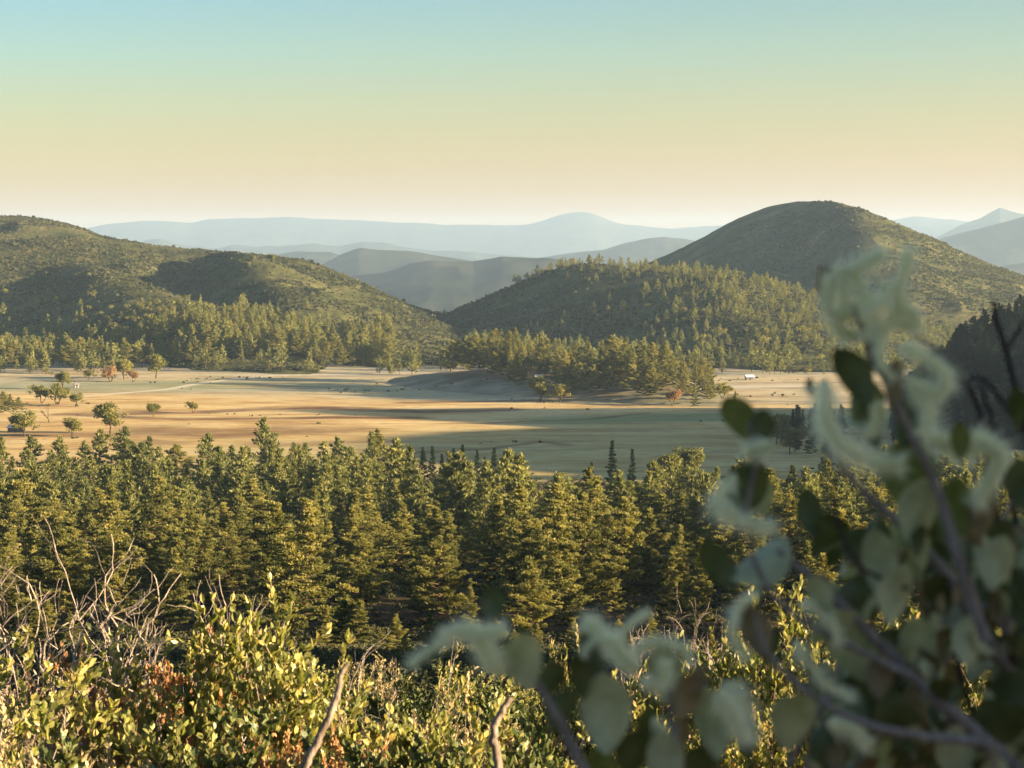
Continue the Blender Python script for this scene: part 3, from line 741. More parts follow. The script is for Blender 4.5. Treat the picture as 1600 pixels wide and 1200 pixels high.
# right shaded stand; its pines are built and named as spruces
rs = on(1212, 1320, 880, 985, 22, 41, 6.5)
for x, D, px in rs:
    kd = "spruce" if px > 1240 else "oak"; n_ = sorted(c[2] for c in rs if (c[2] > 1240) == (px > 1240)).index(px) + 1
    place(kd + "_tree", PD[0] if kd == "spruce" else OV[2], x, D, rng.uniform(13, 19) if kd == "spruce" else rng.uniform(8, 13), "shaded dark tree in %s form, %s from the left in the stand at the meadow's right end" % (kd, ordinal(n_)), kd + " tree", "shaded stand, " + kd + "s", sxy=1.1)

def cabin(px, D, w_, d_, h_, rz, label, wallc, roofc, kind="cabin"):
    w_, d_, h_ = w_ * .7, d_ * .7, max(2.3, h_ * .8)
    wallc = tuple(q * .35 for q in wallc)
    x = pxy(px, D); z = float(land(x, D)); root = empty(kind, (x, D, z - .3)); root.rotation_euler = (0, 0, rz); tag(root, label, kind)
    def pm(nm, c, r=.8):
        m, t = mat(nm); pb = N(t, "ShaderNodeBsdfPrincipled", i_Roughness=r); nz = noise(t, 3, 3); cc = mix(t, nz, tuple(q * .8 for q in c), c); t.links.new(cc, pb.inputs["Base Color"])
        o = N(t, "ShaderNodeOutputMaterial"); t.links.new(pb.outputs[0], o.inputs[0]); return m
    a, b = w_ / 2, d_ / 2; hr = h_ + d_ * .28
    g = G(); V = [(-a, -b, 0), (a, -b, 0), (a, b, 0), (-a, b, 0), (-a, -b, h_), (a, -b, h_), (a, b, h_), (-a, b, h_), (-a, 0, hr), (a, 0, hr)]
    g.add(V, [(0, 1, 5, 4), (2, 3, 7, 6), (1, 2, 6, 5), (3, 0, 4, 7)]); g.f.append(np.array([(4, 7, 8), (5, 9, 6)][0:1] + [(5, 6, 9)])); g.m.append(np.zeros(2)); g.obj("wall", pm("painted_wall", wallc), root)
    g = G(); e = .4
    for sgn in (-1, 1):
        lo = np.array([[-a - e, sgn * (b + e), h_ - e * .56], [a + e, sgn * (b + e), h_ - e * .56], [a + e, 0, hr + .02], [-a - e, 0, hr + .02]]); up_ = lo + [0, 0, .18]
        g.add(np.concatenate([lo, up_]), [(0, 1, 2, 3), (4, 7, 6, 5), (0, 4, 5, 1), (1, 5, 6, 2), (2, 6, 7, 3), (3, 7, 4, 0)])
    g.obj("roof", pm("sheet_roof", roofc, .5), root)
    for nm, x0, x1, z0, z1 in (("door", -.5, .5, .3, 2.3), ("window", -a * .75, -a * .75 + 1, 1.3, 2.2), ("window", a * .75 - 1, a * .75, 1.3, 2.2)):
        g = G(); y0, y1 = -b - .05, -b - .003
        g.add([(x0, y0, z0), (x1, y0, z0), (x1, y0, z1), (x0, y0, z1), (x0, y1, z0), (x1, y1, z0), (x1, y1, z1), (x0, y1, z1)], [(0, 1, 2, 3), (0, 4, 5, 1), (1, 5, 6, 2), (2, 6, 7, 3), (3, 7, 4, 0)]); g.obj(nm, pm("dark_" + nm, (.05, .045, .04), .3), root)
cabin(117, 1345, 3.6, 3, 3, .5, "tiny white walled shed beside the dark oak at the road's far end", (.7, .7, .68), (.2, .18, .16), "shed")
cabin(22, 1012, 10, 5, 2.6, -.2, "low dark roofed shed under the brownish oak at the left edge", (.3, .26, .22), (.5, .47, .44), "shed")
cabin(1172, 1420, 7, 5, 3, .2, "small cabin with a pale blue white roof behind the pale dirt lot", (.3, .33, .36), (.75, .8, .85))
cabin(842, 1300, 6, 5, 2.8, .1, "cabin with a bright pale roof among the knoll pines", (.5, .42, .32), (.8, .72, .6))
def region(n, px0, px1, D0, D1, seed):
    r = np.random.default_rng(seed); t = (r.uniform(px0, px1, n) - 800) / F; D = np.sqrt(r.uniform(D0 ** 2, D1 ** 2, n)); return t * D, D
def top_hill(x, y):
    """which hill is on top at each point, and the height"""
    zb = base(x, y); k = np.full(len(x), -1); keys = list(hills)
    for i, q in enumerate(keys):
        zz = hills[q].z(x, y); m_ = zz > zb; zb = np.where(m_, zz, zb); k = np.where(m_, i, k)
    return zb, np.array(keys + ['ground'])[k]
xs, ys = region(420, -60, 615, 1580, 1800, 52); z, k = top_hill(xs, ys)
scatter("hill_foot_pines", LC, xs, ys, z, rng.uniform(.7, 1.15, len(xs)), [M_pine, M_bark], "wood of pines behind the line at the left hill's foot", rng.random(len(xs)) * .6)
# pines along the left foot of the hill
lf = on(-40, 600, 1565, 1650, 60, 51, 9, lambda px, D, r: True)
for i, (x, D, px) in enumerate(lf):
    if px < 610 and px > -10 and i < 54:
        n_ = sorted(c[2] for c in lf[:54]).index(px) + 1
        place("pine_tree", PV[rng.integers(8)], x, D, rng.uniform(14, 23), "pine at the foot of the left hill, %s trunk from the left along the line" % ordinal(n_), "pine tree", "pines at the left hill's foot", sxy=rng.uniform(1, 1.3))

xs, ys = region(9000, -60, 1700, 1440, 3000, 61)
z, k = top_hill(xs, ys); pxs = 800 + xs / ys * F; cl = fbm(xs, ys, 120, 3, 71); sy = 400 - 0
py_ = 400 - z / ys * F
pr = np.zeros(len(xs))
wd = (k == 'wooded'); pr = np.where(wd, np.clip(1.2 * smooth(-.45, .5, cl + np.clip((pxs - 960) / 260, -.9, .45) - .5 * smooth(500, 430, py_) * (pxs < 1000) * (py_ > 445)), 0, 1) + .25 * smooth(540, 570, py_), pr)
sp_k = (k == 'left_spur'); pr = np.where(sp_k, np.clip(smooth(455, 520, py_) * (.75 + cl), 0, 1), pr)
pr = np.where((k == 'ground') & (ys > 1480), .75 * ((pxs < 200) | ((pxs > 590))), pr)
pr = np.where(k == 'left_shoulder', .35 * smooth(480, 520, py_), pr)
pr = np.where(k == 'dome_spur', .12, pr)
pr = np.where((k == 'left_foot') & (ys > 1600) & (pxs < 260), .5, pr)
pr = np.where((k == 'knoll'), 0, pr); pr = np.where((k == 'dome') | (k == 'left_mid') | (k == 'left_back'), .0, pr)
keep = rng.random(len(xs)) < pr
hx, hy, hz = xs[keep], ys[keep], z[keep]
isoak = (rng.random(len(hx)) < np.where(k[keep] == 'left_spur', .7 * smooth(560, 480, py_[keep]) + .15, .22))
a_ = ~isoak
scatter("hill_pines", LCs, hx[a_], hy[a_], hz[a_], rng.uniform(.4, 1.05, a_.sum()) * np.where(k[keep][a_] == 'wooded', .72, 1), [M_pine, M_bark], "mass of pines covering the middle hill and the foot of the left hills", rng.random(a_.sum()) * .38)
scatter("hill_oaks", LR, hx[isoak], hy[isoak], hz[isoak], rng.uniform(.5, 1.15, isoak.sum()), [M_oak, M_bark], "mass of yellow green oaks scattered on the hill slopes", rng.random(isoak.sum()))
# right slope trees
xs, ys = region(1200, 1395, 1720, 900, 1250, 62); z, k = top_hill(xs, ys); q = (k == 'right_near')
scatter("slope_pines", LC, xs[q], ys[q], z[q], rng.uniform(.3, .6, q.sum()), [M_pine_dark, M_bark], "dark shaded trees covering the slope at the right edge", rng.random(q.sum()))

# chaparral: low rough brush over all hills
def lod_brush(n, seed, size=1.3):
    global rng
    old = rng; rng = np.random.default_rng(seed + 500); g = G()
    leafclumps(g, np.array([0, 0, .55]), 1.2, n, size, .5, flat=.7)
    rng = old; return g
LB = [lod_brush(11, i) for i in range(6)]
xs, ys = region(150000, -60, 1680, 1500, 3150, 63); z, k = top_hill(xs, ys); pxs = 800 + xs / ys * F
dn = np.clip(.55 + 1.6 * fbm(xs, ys, 60, 3, 81), 0.05, 1)
q = (k != 'ground') & (k != 'knoll') & (k != 'left_foot') & (k != 'right_near') & (rng.random(len(xs)) < dn)
scatter("chaparral", LB, xs[q], ys[q], z[q], rng.uniform(.5, 1.35, q.sum()) * (1 + .9 * (rng.random(q.sum()) < .05)), [M_chap, M_bark], "low dense chaparral brush covering the hills", np.clip(.5 + .8 * fbm(xs[q], ys[q], 90, 3, 82) + rng.normal(0, .12, q.sum()), 0, 1))
xs, ys = region(5000, 1395, 1720, 900, 1250, 66); z, k = top_hill(xs, ys); q = (k == 'right_near')
scatter("chaparral", LB, xs[q], ys[q], z[q], rng.uniform(.6, 1.4, q.sum()), [M_chap, M_bark], "brush on the shaded slope at the right edge", rng.random(q.sum()) * .4)
# small dark brush dotted over the meadow and under the forest
xs, ys = region(2600, -40, 1640, 800, 1560, 67); cl = fbm(xs * .4, ys, 40, 3, 91)
q = (cl > .31) | (rng.random(len(xs)) < .004); z = land(xs, ys)
scatter("meadow_brush", LB, xs[q], ys[q], z[q] - .2, rng.uniform(.3, 1.0, q.sum()), [M_chap, M_bark], "small dark brush clumps dotted along the meadow's dry bands", rng.random(q.sum()))
xs, ys = region(9000, -60, 1660, 150, 800, 68); xb, yb = region(4200, -60, 1660, 215, 375, 88)
xs = np.concatenate([xs, xb]); ys = np.concatenate([ys, yb]); z = land(xs, ys)
scatter("understory_brush", [lod_brush(50, 20 + i, .5) for i in range(5)], xs, ys, z, rng.uniform(.35, 1.0, len(xs)), [M_chap, M_bark], "dark brush on the ground under the forest pines", rng.random(len(xs)) * .6)
for n_, d0, d1, cnt_, lf_ in (("slope_brush", 80, 210, 420, .16), ("near_slope_brush", 27, 80, 1500, .065)):
    xs, ys = region(3000 if d0 == 80 else 420, -60, 1660, d0, d1, 69); z = land(xs, ys)
    q = fbm(xs, ys, 18, 3, 95) > -.15; xs, ys, z = xs[q], ys[q], z[q]
    scatter(n_, [lod_brush(cnt_, 30 + i, lf_) for i in range(5)], xs, ys, z - .2, rng.uniform(.3, 1.15, len(xs)), [M_chap, M_bark], "dark brush on the slope below the near shrubs" if d0 == 80 else "dark brush just beyond the near shrubs", rng.random(len(xs)) * .8)
#NEAR
# ------------------------------------------------------------------ the shrubs below the viewpoint
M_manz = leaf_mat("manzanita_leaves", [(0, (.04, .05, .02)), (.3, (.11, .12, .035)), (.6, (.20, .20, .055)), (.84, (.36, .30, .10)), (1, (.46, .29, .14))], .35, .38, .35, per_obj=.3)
M_manzd = leaf_mat("dull_green_leaves", [(0, (.03, .05, .018)), (.5, (.07, .09, .03)), (1, (.16, .15, .05))], .25, .45, .3, per_obj=.3)
M_dry = leaf_mat("dry_rust_leaves", [(0, (.14, .065, .03)), (.5, (.30, .15, .07)), (1, (.52, .32, .17))], .3, .7, .05, per_obj=.1)
M_tan = leaf_mat("tan_leaves", [(0, (.12, .09, .045)), (.5, (.30, .23, .12)), (1, (.52, .42, .24))], .3, .6, .1, per_obj=.2)
M_twig = bark_mat("grey_twigs", [(.3, (.12, .09, .075)), (.55, (.27, .22, .185)), (.8, (.44, .38, .33))], 60, .3, (1, 1, .3))
M_red = bark_mat("manzanita_bark", [(.3, (.07, .03, .02)), (.6, (.17, .08, .05)), (.8, (.3, .2, .15))], 50, .2, (1, 1, .3), .6)
M_stick = bark_mat("weathered_stick", [(.3, (.07, .05, .04)), (.55, (.2, .155, .125)), (.8, (.36, .3, .26))], 70, .5, (1, 1, .2))
M_brown = bark_mat("brown_bark", [(.3, (.06, .04, .03)), (.6, (.16, .11, .085)), (.8, (.36, .28, .22))], 50, .2, (1, 1, .3), .7)
M_char = bark_mat("burnt_twigs", [(.3, (.012, .01, .009)), (.7, (.04, .033, .03))], 50, .3)

def leaves(g, pos, d, L, W, m=0, tint=.5, fold=.25):
    """small oval leaves, folded along the midrib: 2 quads + tips"""
    n = len(pos); d = d / (np.linalg.norm(d, axis=1)[:, None] + 1e-9)
    s = np.cross(d, rnd_unit(n)); s /= np.linalg.norm(s, axis=1)[:, None] + 1e-9; nn = np.cross(s, d)
    L = (L * rng.uniform(.65, 1.2, n))[:, None]; W = (W * rng.uniform(.75, 1.15, n))[:, None] * .5
    f = fold * W * rng.uniform(0, 2, n)[:, None]
    c = rng.normal(0, .12, n)[:, None] * L
    P_ = [pos, pos + d * L * .3 + s * W * .8 + nn * f, pos + d * L * .68 + s * W + nn * (f + c * .4), pos + d * L + nn * c,
          pos + d * L * .68 - s * W + nn * (f + c * .4), pos + d * L * .3 - s * W * .8 + nn * f, pos + d * L * .5 + nn * c * .2]
    V = np.stack(P_, 1).reshape(-1, 3); b = np.arange(n)[:, None] * 7
    F_ = np.concatenate([b + np.array(q) for q in ([0, 6, 2, 1], [6, 3, 2, 2], [0, 5, 4, 6], [6, 4, 3, 3])])
    tri = F_[F_[:, 2] == F_[:, 3]][:, :3]; quad = F_[F_[:, 2] != F_[:, 3]]
    t_ = np.repeat(np.clip(np.broadcast_to(tint, n) + rng.normal(0, .24, n), 0, 1), 7)
    g.add(V, quad, m, t_); g.f.append(tri + g.n - len(V)); g.m.append(np.full(len(tri), m))

def make_shrub(name, H, spread, mats, seed, stems=6, depth=4, nleaf=10, L=.047, W=.027, upright=.8, leafy=1.0, r0=.012, ang=.6, bend=.4):
    global rng
    old = rng; rng = np.random.default_rng(2000 + seed)
    T = G(); C = G(); tips = []
    for q in range(stems):
        a = q * 2.4 + rng.normal(0, .3); k = spread * rng.uniform(.5, 1)
        limbs(T, [rng.normal(0, .05), rng.normal(0, .05), -.05], [math.cos(a) * k, math.sin(a) * k, 1], H * rng.uniform(.3, .4), r0 * rng.uniform(.7, 1.2), depth, tips, bend=bend, up=.25, ang=ang, shrink=.74, split=(2, 3))
    mx = max(t[0][2] for t in tips); 
    for p, d, ln in tips:
        if rng.random() > leafy: continue
        n = rng.integers(max(2, nleaf - 4), nleaf + 5)
        t_ = rng.random(n) ** .8
        pos = p - d * (t_ * ln * .75)[:, None] + rng.normal(0, .004, (n, 3))
        dd = d * upright + .75 * rnd_unit(n) + np.array([0, 0, .35])
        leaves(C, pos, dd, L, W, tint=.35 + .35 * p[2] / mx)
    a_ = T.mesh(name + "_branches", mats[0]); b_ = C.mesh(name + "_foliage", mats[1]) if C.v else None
    rng = old; return a_, b_, mx

def put_shrub(kind, var, x, y, top, label, group=None, wide=1.0, cat="shrub", rz=None):
    z = float(land(x, y)); H = top - z; s = H / var[2]
    o = empty(kind, (x, y, z - .03)); o.scale = (s * wide, s * wide, s); o.rotation_euler = (0, 0, rng.uniform(0, 6.28) if rz is None else rz)
    tag(o, label, cat, group)
    link(bpy.data.objects.new("branches", var[0]), o)
    if var[1] is not None: link(bpy.data.objects.new("foliage", var[1]), o)
    return o
def topz(py, D): return float(ts(800, py)[1]) * D

V_manz = [make_shrub("manzanita", 1.5, .8, (M_brown, M_manz), i, stems=8, depth=4, nleaf=[8, 6, 9, 6][i], leafy=[.8, .6, .75, .5][i]) for i in range(4)]
V_dull = [make_shrub("dull_shrub", 1.3, .9, (M_red, M_manzd), 10 + i, stems=8, depth=4, nleaf=11) for i in range(2)]
V_rust = [make_shrub("rust_shrub", 1.2, .6, (M_twig, M_dry), 20 + i, stems=7, depth=4, nleaf=10, L=.026, W=.016) for i in range(2)]
V_tan = [make_shrub("tan_shrub", 1.3, .8, (M_twig, M_tan), 70 + i, stems=9, depth=4, nleaf=6, leafy=.6, L=.034, W=.014, ang=.7) for i in range(2)]
V_tall = make_shrub("tall_manzanita", 1.7, .35, (M_twig, M_manz), 31, stems=5, depth=3, nleaf=12, L=.05, W=.028, r0=.013, ang=.5)
V_dead = [make_shrub("dead_shrub", 1.8, .8, (M_twig, M_twig), 40 + i, stems=3, depth=5, nleaf=0, leafy=0, r0=.034, ang=.8, bend=.9) for i in range(2)]
V_char = [make_shrub("burnt_shrub", 1.2, .9, (M_char, M_manz), 50 + i, stems=7, depth=4, nleaf=4, leafy=.25, r0=.014, ang=.8) for i in range(2)]
V_red = make_shrub("redstem_shrub", 1.6, .5, (M_red, M_manz), 61, stems=10, depth=4, nleaf=7, leafy=.7, r0=.009, ang=.5)

NS = [("manzanita_shrub", V_tall, 330, 8.6, 868, .85, "tall yellow green manzanita with one high upright shoot, left of centre"),
 ("manzanita_shrub", V_manz[0], 400, 8.2, 958, 1.0, "dense sunlit manzanita under the tall upright shoot"),
 ("manzanita_shrub", V_manz[1], 30, 7.6, 985, 1.1, "golden leaved manzanita in the bottom left corner"),
 ("dead_shrub", V_dead[0], 70, 8.6, 800, 1.0, "bare bone grey dead shrub with forked stems at the far left"),
 ("dead_shrub", V_dead[1], 205, 9.2, 850, .8, "smaller tangled grey dead shrub above the rusty leaves"),
 ("dry_shrub", V_rust[0], 205, 8.8, 952, .8, "rust brown dried shrub below the tangled grey dead twigs"),
 ("dull_shrub", V_dull[0], 215, 6.9, 1095, 1.1, "darker green shrub at the bottom left between golden ones"),
 ("dry_shrub", V_tan[0], 120, 7.4, 1050, 1.0, "pale tan dry leaved shrub between the bottom left corner and the rusty shrub"),
 ("dry_shrub", V_rust[1], 455, 7.6, 1098, .8, "pinkish dry shrub beside the thick leaning stick"),
 ("burnt_shrub", V_char[0], 590, 8.0, 1085, 1.0, "black twigged burnt shrub with a few gold leaves right of the leaning stick"),
 ("dry_shrub", V_tan[1], 680, 8.8, 1010, .9, "twiggy tan half bare shrub at the bottom centre"),
 ("burnt_shrub", V_char[1], 700, 8.2, 1030, .7, "dark twigged shrub tangled in the bottom centre manzanita"),
 ("dull_shrub", V_dull[1], 760, 7.2, 1100, 1.0, "leafy green gold shrub behind the kinked grey stick"),
 ("manzanita_shrub", V_tall, 862, 10.5, 958, .45, "narrow bright yellow shoot behind the blurred centre leaves"),
 ("manzanita_shrub", V_manz[1], 900, 9.0, 1040, 1.0, "gold manzanita behind the blurred centre leaves"),
 ("red_stemmed_shrub", V_red, 1110, 10.0, 925, .9, "tall red stemmed shrub with gold leaves right of centre"),
 ("red_stemmed_shrub", V_red, 1215, 9.4, 1010, .8, "lower red stemmed shrub seen between the blurred branches"),
 ("manzanita_shrub", V_manz[0], 1160, 8.6, 1060, .9, "yellow manzanita under the red stemmed shrub"),
 ("manzanita_shrub", V_manz[2], 1360, 10.5, 870, .8, "gold manzanita glimpsed through the big blurred branch"),
 ("manzanita_shrub", V_manz[3], 1480, 9.5, 940, 1.0, "gold manzanita low behind the lower right blurred stems"),
 ("dead_shrub", V_dead[0], 1085, 11.5, 905, .5, "thin bare dead shrub rising behind the red stemmed shrub"),
 ("manzanita_shrub", V_manz[1], 1590, 9.0, 900, .9, "manzanita at the right edge behind the blurred stems")]
for k, v, px, D, py, wd, lab in NS:
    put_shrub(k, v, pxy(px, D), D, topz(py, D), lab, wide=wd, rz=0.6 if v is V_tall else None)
r_ = np.random.default_rng(77)
for nb, D0, tp in (("second", 11.5, 1085), ("third", 14, 1076), ("fourth", 17.5, 1064), ("fifth", 22, 1052)):
    belt = []
    for px in np.arange(-20, 1640, 175 - D0 * 2.6):
        p_ = px + r_.uniform(-34, 34); D = D0 + r_.uniform(-1.1, 1.1)
        if (520 < p_ < 650 and D0 < 16) or r_.random() < .3: continue
        belt.append((p_, D))
    belt.sort()
    for i, (p_, D) in enumerate(belt):
        q_ = r_.integers(8); v = [V_manz[0], V_manz[2], V_dull[0], V_manz[3], V_char[1], V_dull[1], V_tan[0], V_tan[1]][q_]
        z = float(land(pxy(p_, D), D)); top = min(topz(tp + r_.uniform(-60, 45), D), z + 2.0); top = max(top, z + .6)
        wd_ = ["golden leaved", "pale gold", "dull green", "twiggy gold", "black twigged", "dark green", "dry tan", "pale dry"][q_]
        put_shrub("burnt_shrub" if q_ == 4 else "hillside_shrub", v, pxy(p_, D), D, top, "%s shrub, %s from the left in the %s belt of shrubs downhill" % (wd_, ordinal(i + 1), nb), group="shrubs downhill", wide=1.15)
# unseen shrubs added at the right to throw shade over the nearest branches
put_shrub("hillside_shrub", V_dull[0], 2.75, .5, .85, "dense green shrub added unseen at the right for shade, nearest one", wide=.95)
put_shrub("hillside_shrub", V_dull[1], 3.5, .05, 1.1, "tall dense green shrub added unseen at the right for shade, middle one", wide=.95)
put_shrub("hillside_shrub", V_dull[0], 4.4, .2, 1.35, "tallest dense green shrub added unseen at the right for shade, farthest one", wide=.95, rz=2.)
def stick(pts, D, rpx, label, m=M_stick):
    P3 = [P(a, b, d if isinstance(D, (list, tuple)) else D) for (a, b), d in zip(pts, D if isinstance(D, (list, tuple)) else [D] * len(pts))]
    end = P3[-1].copy(); end[1] += .15; end[2] = float(land(end[0], end[1])) - .05; P3.append(end)
    P3 = np.array(P3); n = len(P3); tt = np.linspace(0, n - 1, n * 5)
    Q = np.stack([np.interp(tt, np.arange(n), P3[:, k]) for k in range(3)], 1); Q[1:-1] += rng.normal(0, .0009, (len(Q) - 2, 3))
    r = np.linspace(rpx[0], rpx[1], len(Q)) * P3[0, 1] / F * (1 + .05 * np.sin(np.arange(len(Q)) * 1.9))
    g = G(); tube(g, Q, r, 9, lump=.06); o = g.obj("dead_stick", m, sm=True); tag(o, label, "stick"); return o
stick([(541, 1036), (533, 1052), (527, 1085), (512, 1125), (494, 1165), (474, 1200)], 3.4, (4.2, 7.5), "thick leaning dead stick with a broken pale tip, left of centre")
stick([(797, 1090), (786, 1108), (773, 1132), (772, 1160), (781, 1200)], 3.6, (4.8, 8), "kinked grey stick at the bottom under the blurred centre leaf")

# ------------------------------------------------------------------ the branches right in front of the lens, in shade
def blur_leaf_mat(name, a, b):
    m, t = mat(name)
    nz = noise(t, 90, 3, .5); c = ramp(t, nz, [(.35, a), (.65, b)])
    pb = N(t, "ShaderNodeBsdfPrincipled", i_Roughness=.55); pb.inputs["Specular IOR Level"].default_value = .35
    t.links.new(c, pb.inputs["Base Color"]); tr = N(t, "ShaderNodeBsdfTranslucent"); tc = mix(t, 1., c, (1.3, 1.4, .6), 'MULTIPLY'); t.links.new(tc, tr.inputs[0])
    ms = N(t, "ShaderNodeMixShader", i_0=.22); t.links.new(pb.outputs[0], ms.inputs[1]); t.links.new(tr.outputs[0], ms.inputs[2])
    o = N(t, "ShaderNodeOutputMaterial"); t.links.new(ms.outputs[0], o.inputs[0]); return m
M_bl = {'g': blur_leaf_mat("grey_green_leaf", (.25, .26, .16), (.38, .38, .25)), 'd': blur_leaf_mat("dark_olive_leaf", (.05, .06, .02), (.09, .10, .04)),
        'o': blur_leaf_mat("olive_leaf", (.10, .12, .035), (.16, .17, .06)), 'b': blur_leaf_mat("brown_leaf", (.13, .09, .05), (.22, .16, .09))}
M_plume = leaf_mat("seed_plume_hair", [(0, (.85, .83, .78)), (1, (.95, .93, .88))], .5, .8, 0, tcol=1.0)
M_stem = bark_mat("ashy_stem", [(.3, (.12, .10, .095)), (.6, (.24, .21, .2)), (.8, (.40, .37, .35))], 300, .3)
M_stemd = bark_mat("dark_stem", [(.3, (.015, .012, .014)), (.7, (.05, .04, .04))], 300, .3)

def big_leaf(px, py, Lp, Wp, ang, Y, m, parent=None, tilt=None, roll=None, g=None, curl=.25):
    c = P(px, py, Y); k = Y / F; L, W = Lp * k, Wp * k
    a = R(ang); d = np.array([math.cos(a), 0, math.sin(a)]); s = np.array([-math.sin(a), 0, math.cos(a)]); n = np.array([0, -1., 0])
    ti = rng.normal(0, .25) if tilt is None else tilt; ro = rng.normal(0, .35) if roll is None else roll
    d2 = d * math.cos(ti) + n * math.sin(ti); n2 = n * math.cos(ti) - d * math.sin(ti)
    s2 = s * math.cos(ro) + n2 * math.sin(ro); n3 = np.cross(s2, d2)
    u = np.linspace(0, 1, 11)[:, None]; v = np.linspace(-1, 1, 7)[None]
    w = (np.sin(np.pi * np.clip(u, 0, 1) ** 1.15) ** .62) * .5
    w[0] = .04; w[-1] = .03
    X = v * w * W; Yv = (u - .5) * L + 0 * v; Z = curl * W * (v ** 2) * w + .10 * L * np.sin(np.pi * u) * (1 if curl > 0 else -1) + 0 * v
    V = c + X[..., None] * s2 + Yv[..., None] * d2 + Z[..., None] * n3
    i = np.arange(10)[:, None] * 7; j = np.arange(6)[None]
    f = np.stack([i + j, i + j + 1, i + j + 8, i + j + 7], -1).reshape(-1, 4)
    gg = g or G(); gg.add(V, f)
    if g is None: return gg.obj("leaf", M_bl[m], parent, sm=True)
def curve3(pts, Y, n=24):
    P3 = np.array([P(q[0], q[1], Y if len(q) < 3 else Y + q[2]) for q in pts]); k = len(P3)
    t = np.linspace(0, k - 1, n); i = np.clip(t.astype(int), 0, k - 2); f = (t - i)[:, None]
    p0 = P3[np.maximum(i - 1, 0)]; p1 = P3[i]; p2 = P3[i + 1]; p3 = P3[np.minimum(i + 2, k - 1)]
    return .5 * (2 * p1 + (p2 - p0) * f + (2 * p0 - 5 * p1 + 4 * p2 - p3) * f ** 2 + (3 * p1 - p0 - 3 * p2 + p3) * f ** 3)
def plume(pts, Y, fuzz, parent, n=900):
    Q = curve3(pts, Y, 30); k = Y / F; g = G(); tube(g, Q, np.linspace(1.3, .5, 30) * k, 5, tint=.2)
    i = rng.uniform(0, 28.9, n); a = i.astype(int); fr = (i - a)[:, None]; p = Q[a] * (1 - fr) + Q[a + 1] * fr
    d = (Q[a + 1] - Q[a]); d /= np.linalg.norm(d, axis=1)[:, None] + 1e-9
    dirn = 1.1 * d + rnd_unit(n); dirn /= np.linalg.norm(dirn, axis=1)[:, None]
    s = np.cross(dirn, rnd_unit(n)); s /= np.linalg.norm(s, axis=1)[:, None]
    l = (fuzz * k * rng.uniform(.6, 2.8, n) * (1 - .3 * i / 30))[:, None]; wd = .9 * k
    V = np.stack([p - s * wd, p + s * wd, p + dirn * l], 1).reshape(-1, 3)
    g.add(V, np.arange(3 * n).reshape(-1, 3), 0, np.repeat(rng.random(n), 3))
    return g.obj("seed_plume", M_plume, parent)
def stem(pts, Y, r0, r1, parent, m=None, name="stem"):
    Q = curve3(pts, Y, 5 * len(pts)); g = G(); tube(g, Q, np.linspace(r0, r1, len(Q)) * .75 * Y / F, 8, lump=.12); return g.obj(name, m or M_stem, parent, sm=True)

root = empty("mahogany_branch", P(1500, 1200, 1.0)); root0 = root.location.copy()
tag(root, "big out of focus branch with round leaves and white feathery seed plumes, right", "branch")
def rooted(root, objs):
    inv = root.location
    for o in objs: o.location = -inv
S = []
Y = 1.0
S += [stem([(1640, 1260), (1540, 1160), (1430, 1060), (1340, 970), (1270, 905), (1215, 860)], 1.02, 20, 6, root),
 stem([(1640, 1130), (1540, 1000), (1480, 900), (1420, 830), (1350, 770), (1300, 700), (1290, 640)], 1.05, 16, 4, root),
 stem([(1540, 1000), (1500, 880), (1470, 780), (1430, 690), (1385, 600), (1350, 520), (1330, 470)], 1.0, 13, 5, root),
 stem([(1620, 1000), (1570, 860), (1545, 740), (1530, 640), (1480, 560), (1420, 520)], 1.08, 10, 3, root, M_stemd),
 stem([(1430, 1060), (1330, 1010), (1240, 960), (1190, 900), (1165, 820), (1180, 720), (1170, 660)], 1.0, 9, 3, root),
 stem([(1420, 920), (1380, 905), (1340, 880), (1310, 820), (1300, 740), (1290, 690)], .98, 5, 2.5, root, M_stemd),
 stem([(1540, 1160), (1440, 1150), (1350, 1130), (1260, 1080), (1200, 1020), (1180, 960)], .97, 12, 4, root),
 stem([(1600, 1240), (1560, 1080), (1575, 960), (1560, 850), (1590, 760)], 1.1, 11, 4, root),
 stem([(1500, 1240), (1480, 1120), (1450, 1000), (1460, 900), (1440, 840)], 1.12, 9, 3, root), stem([(1540, 1160), (1500, 1050), (1510, 950), (1490, 870), (1500, 800)], 1.15, 8, 3, root, M_stemd),
 stem([(1360, 1240), (1340, 1150), (1380, 1060), (1370, 980)], 1.1, 8, 3, root, M_stemd), stem([(1640, 1180), (1580, 1060), (1600, 980)], 1.05, 10, 5, root, M_stemd),
 stem([(1620, 930), (1500, 960), (1400, 1000), (1290, 1100), (1230, 1200)], 1.1, 12, 5, root)]
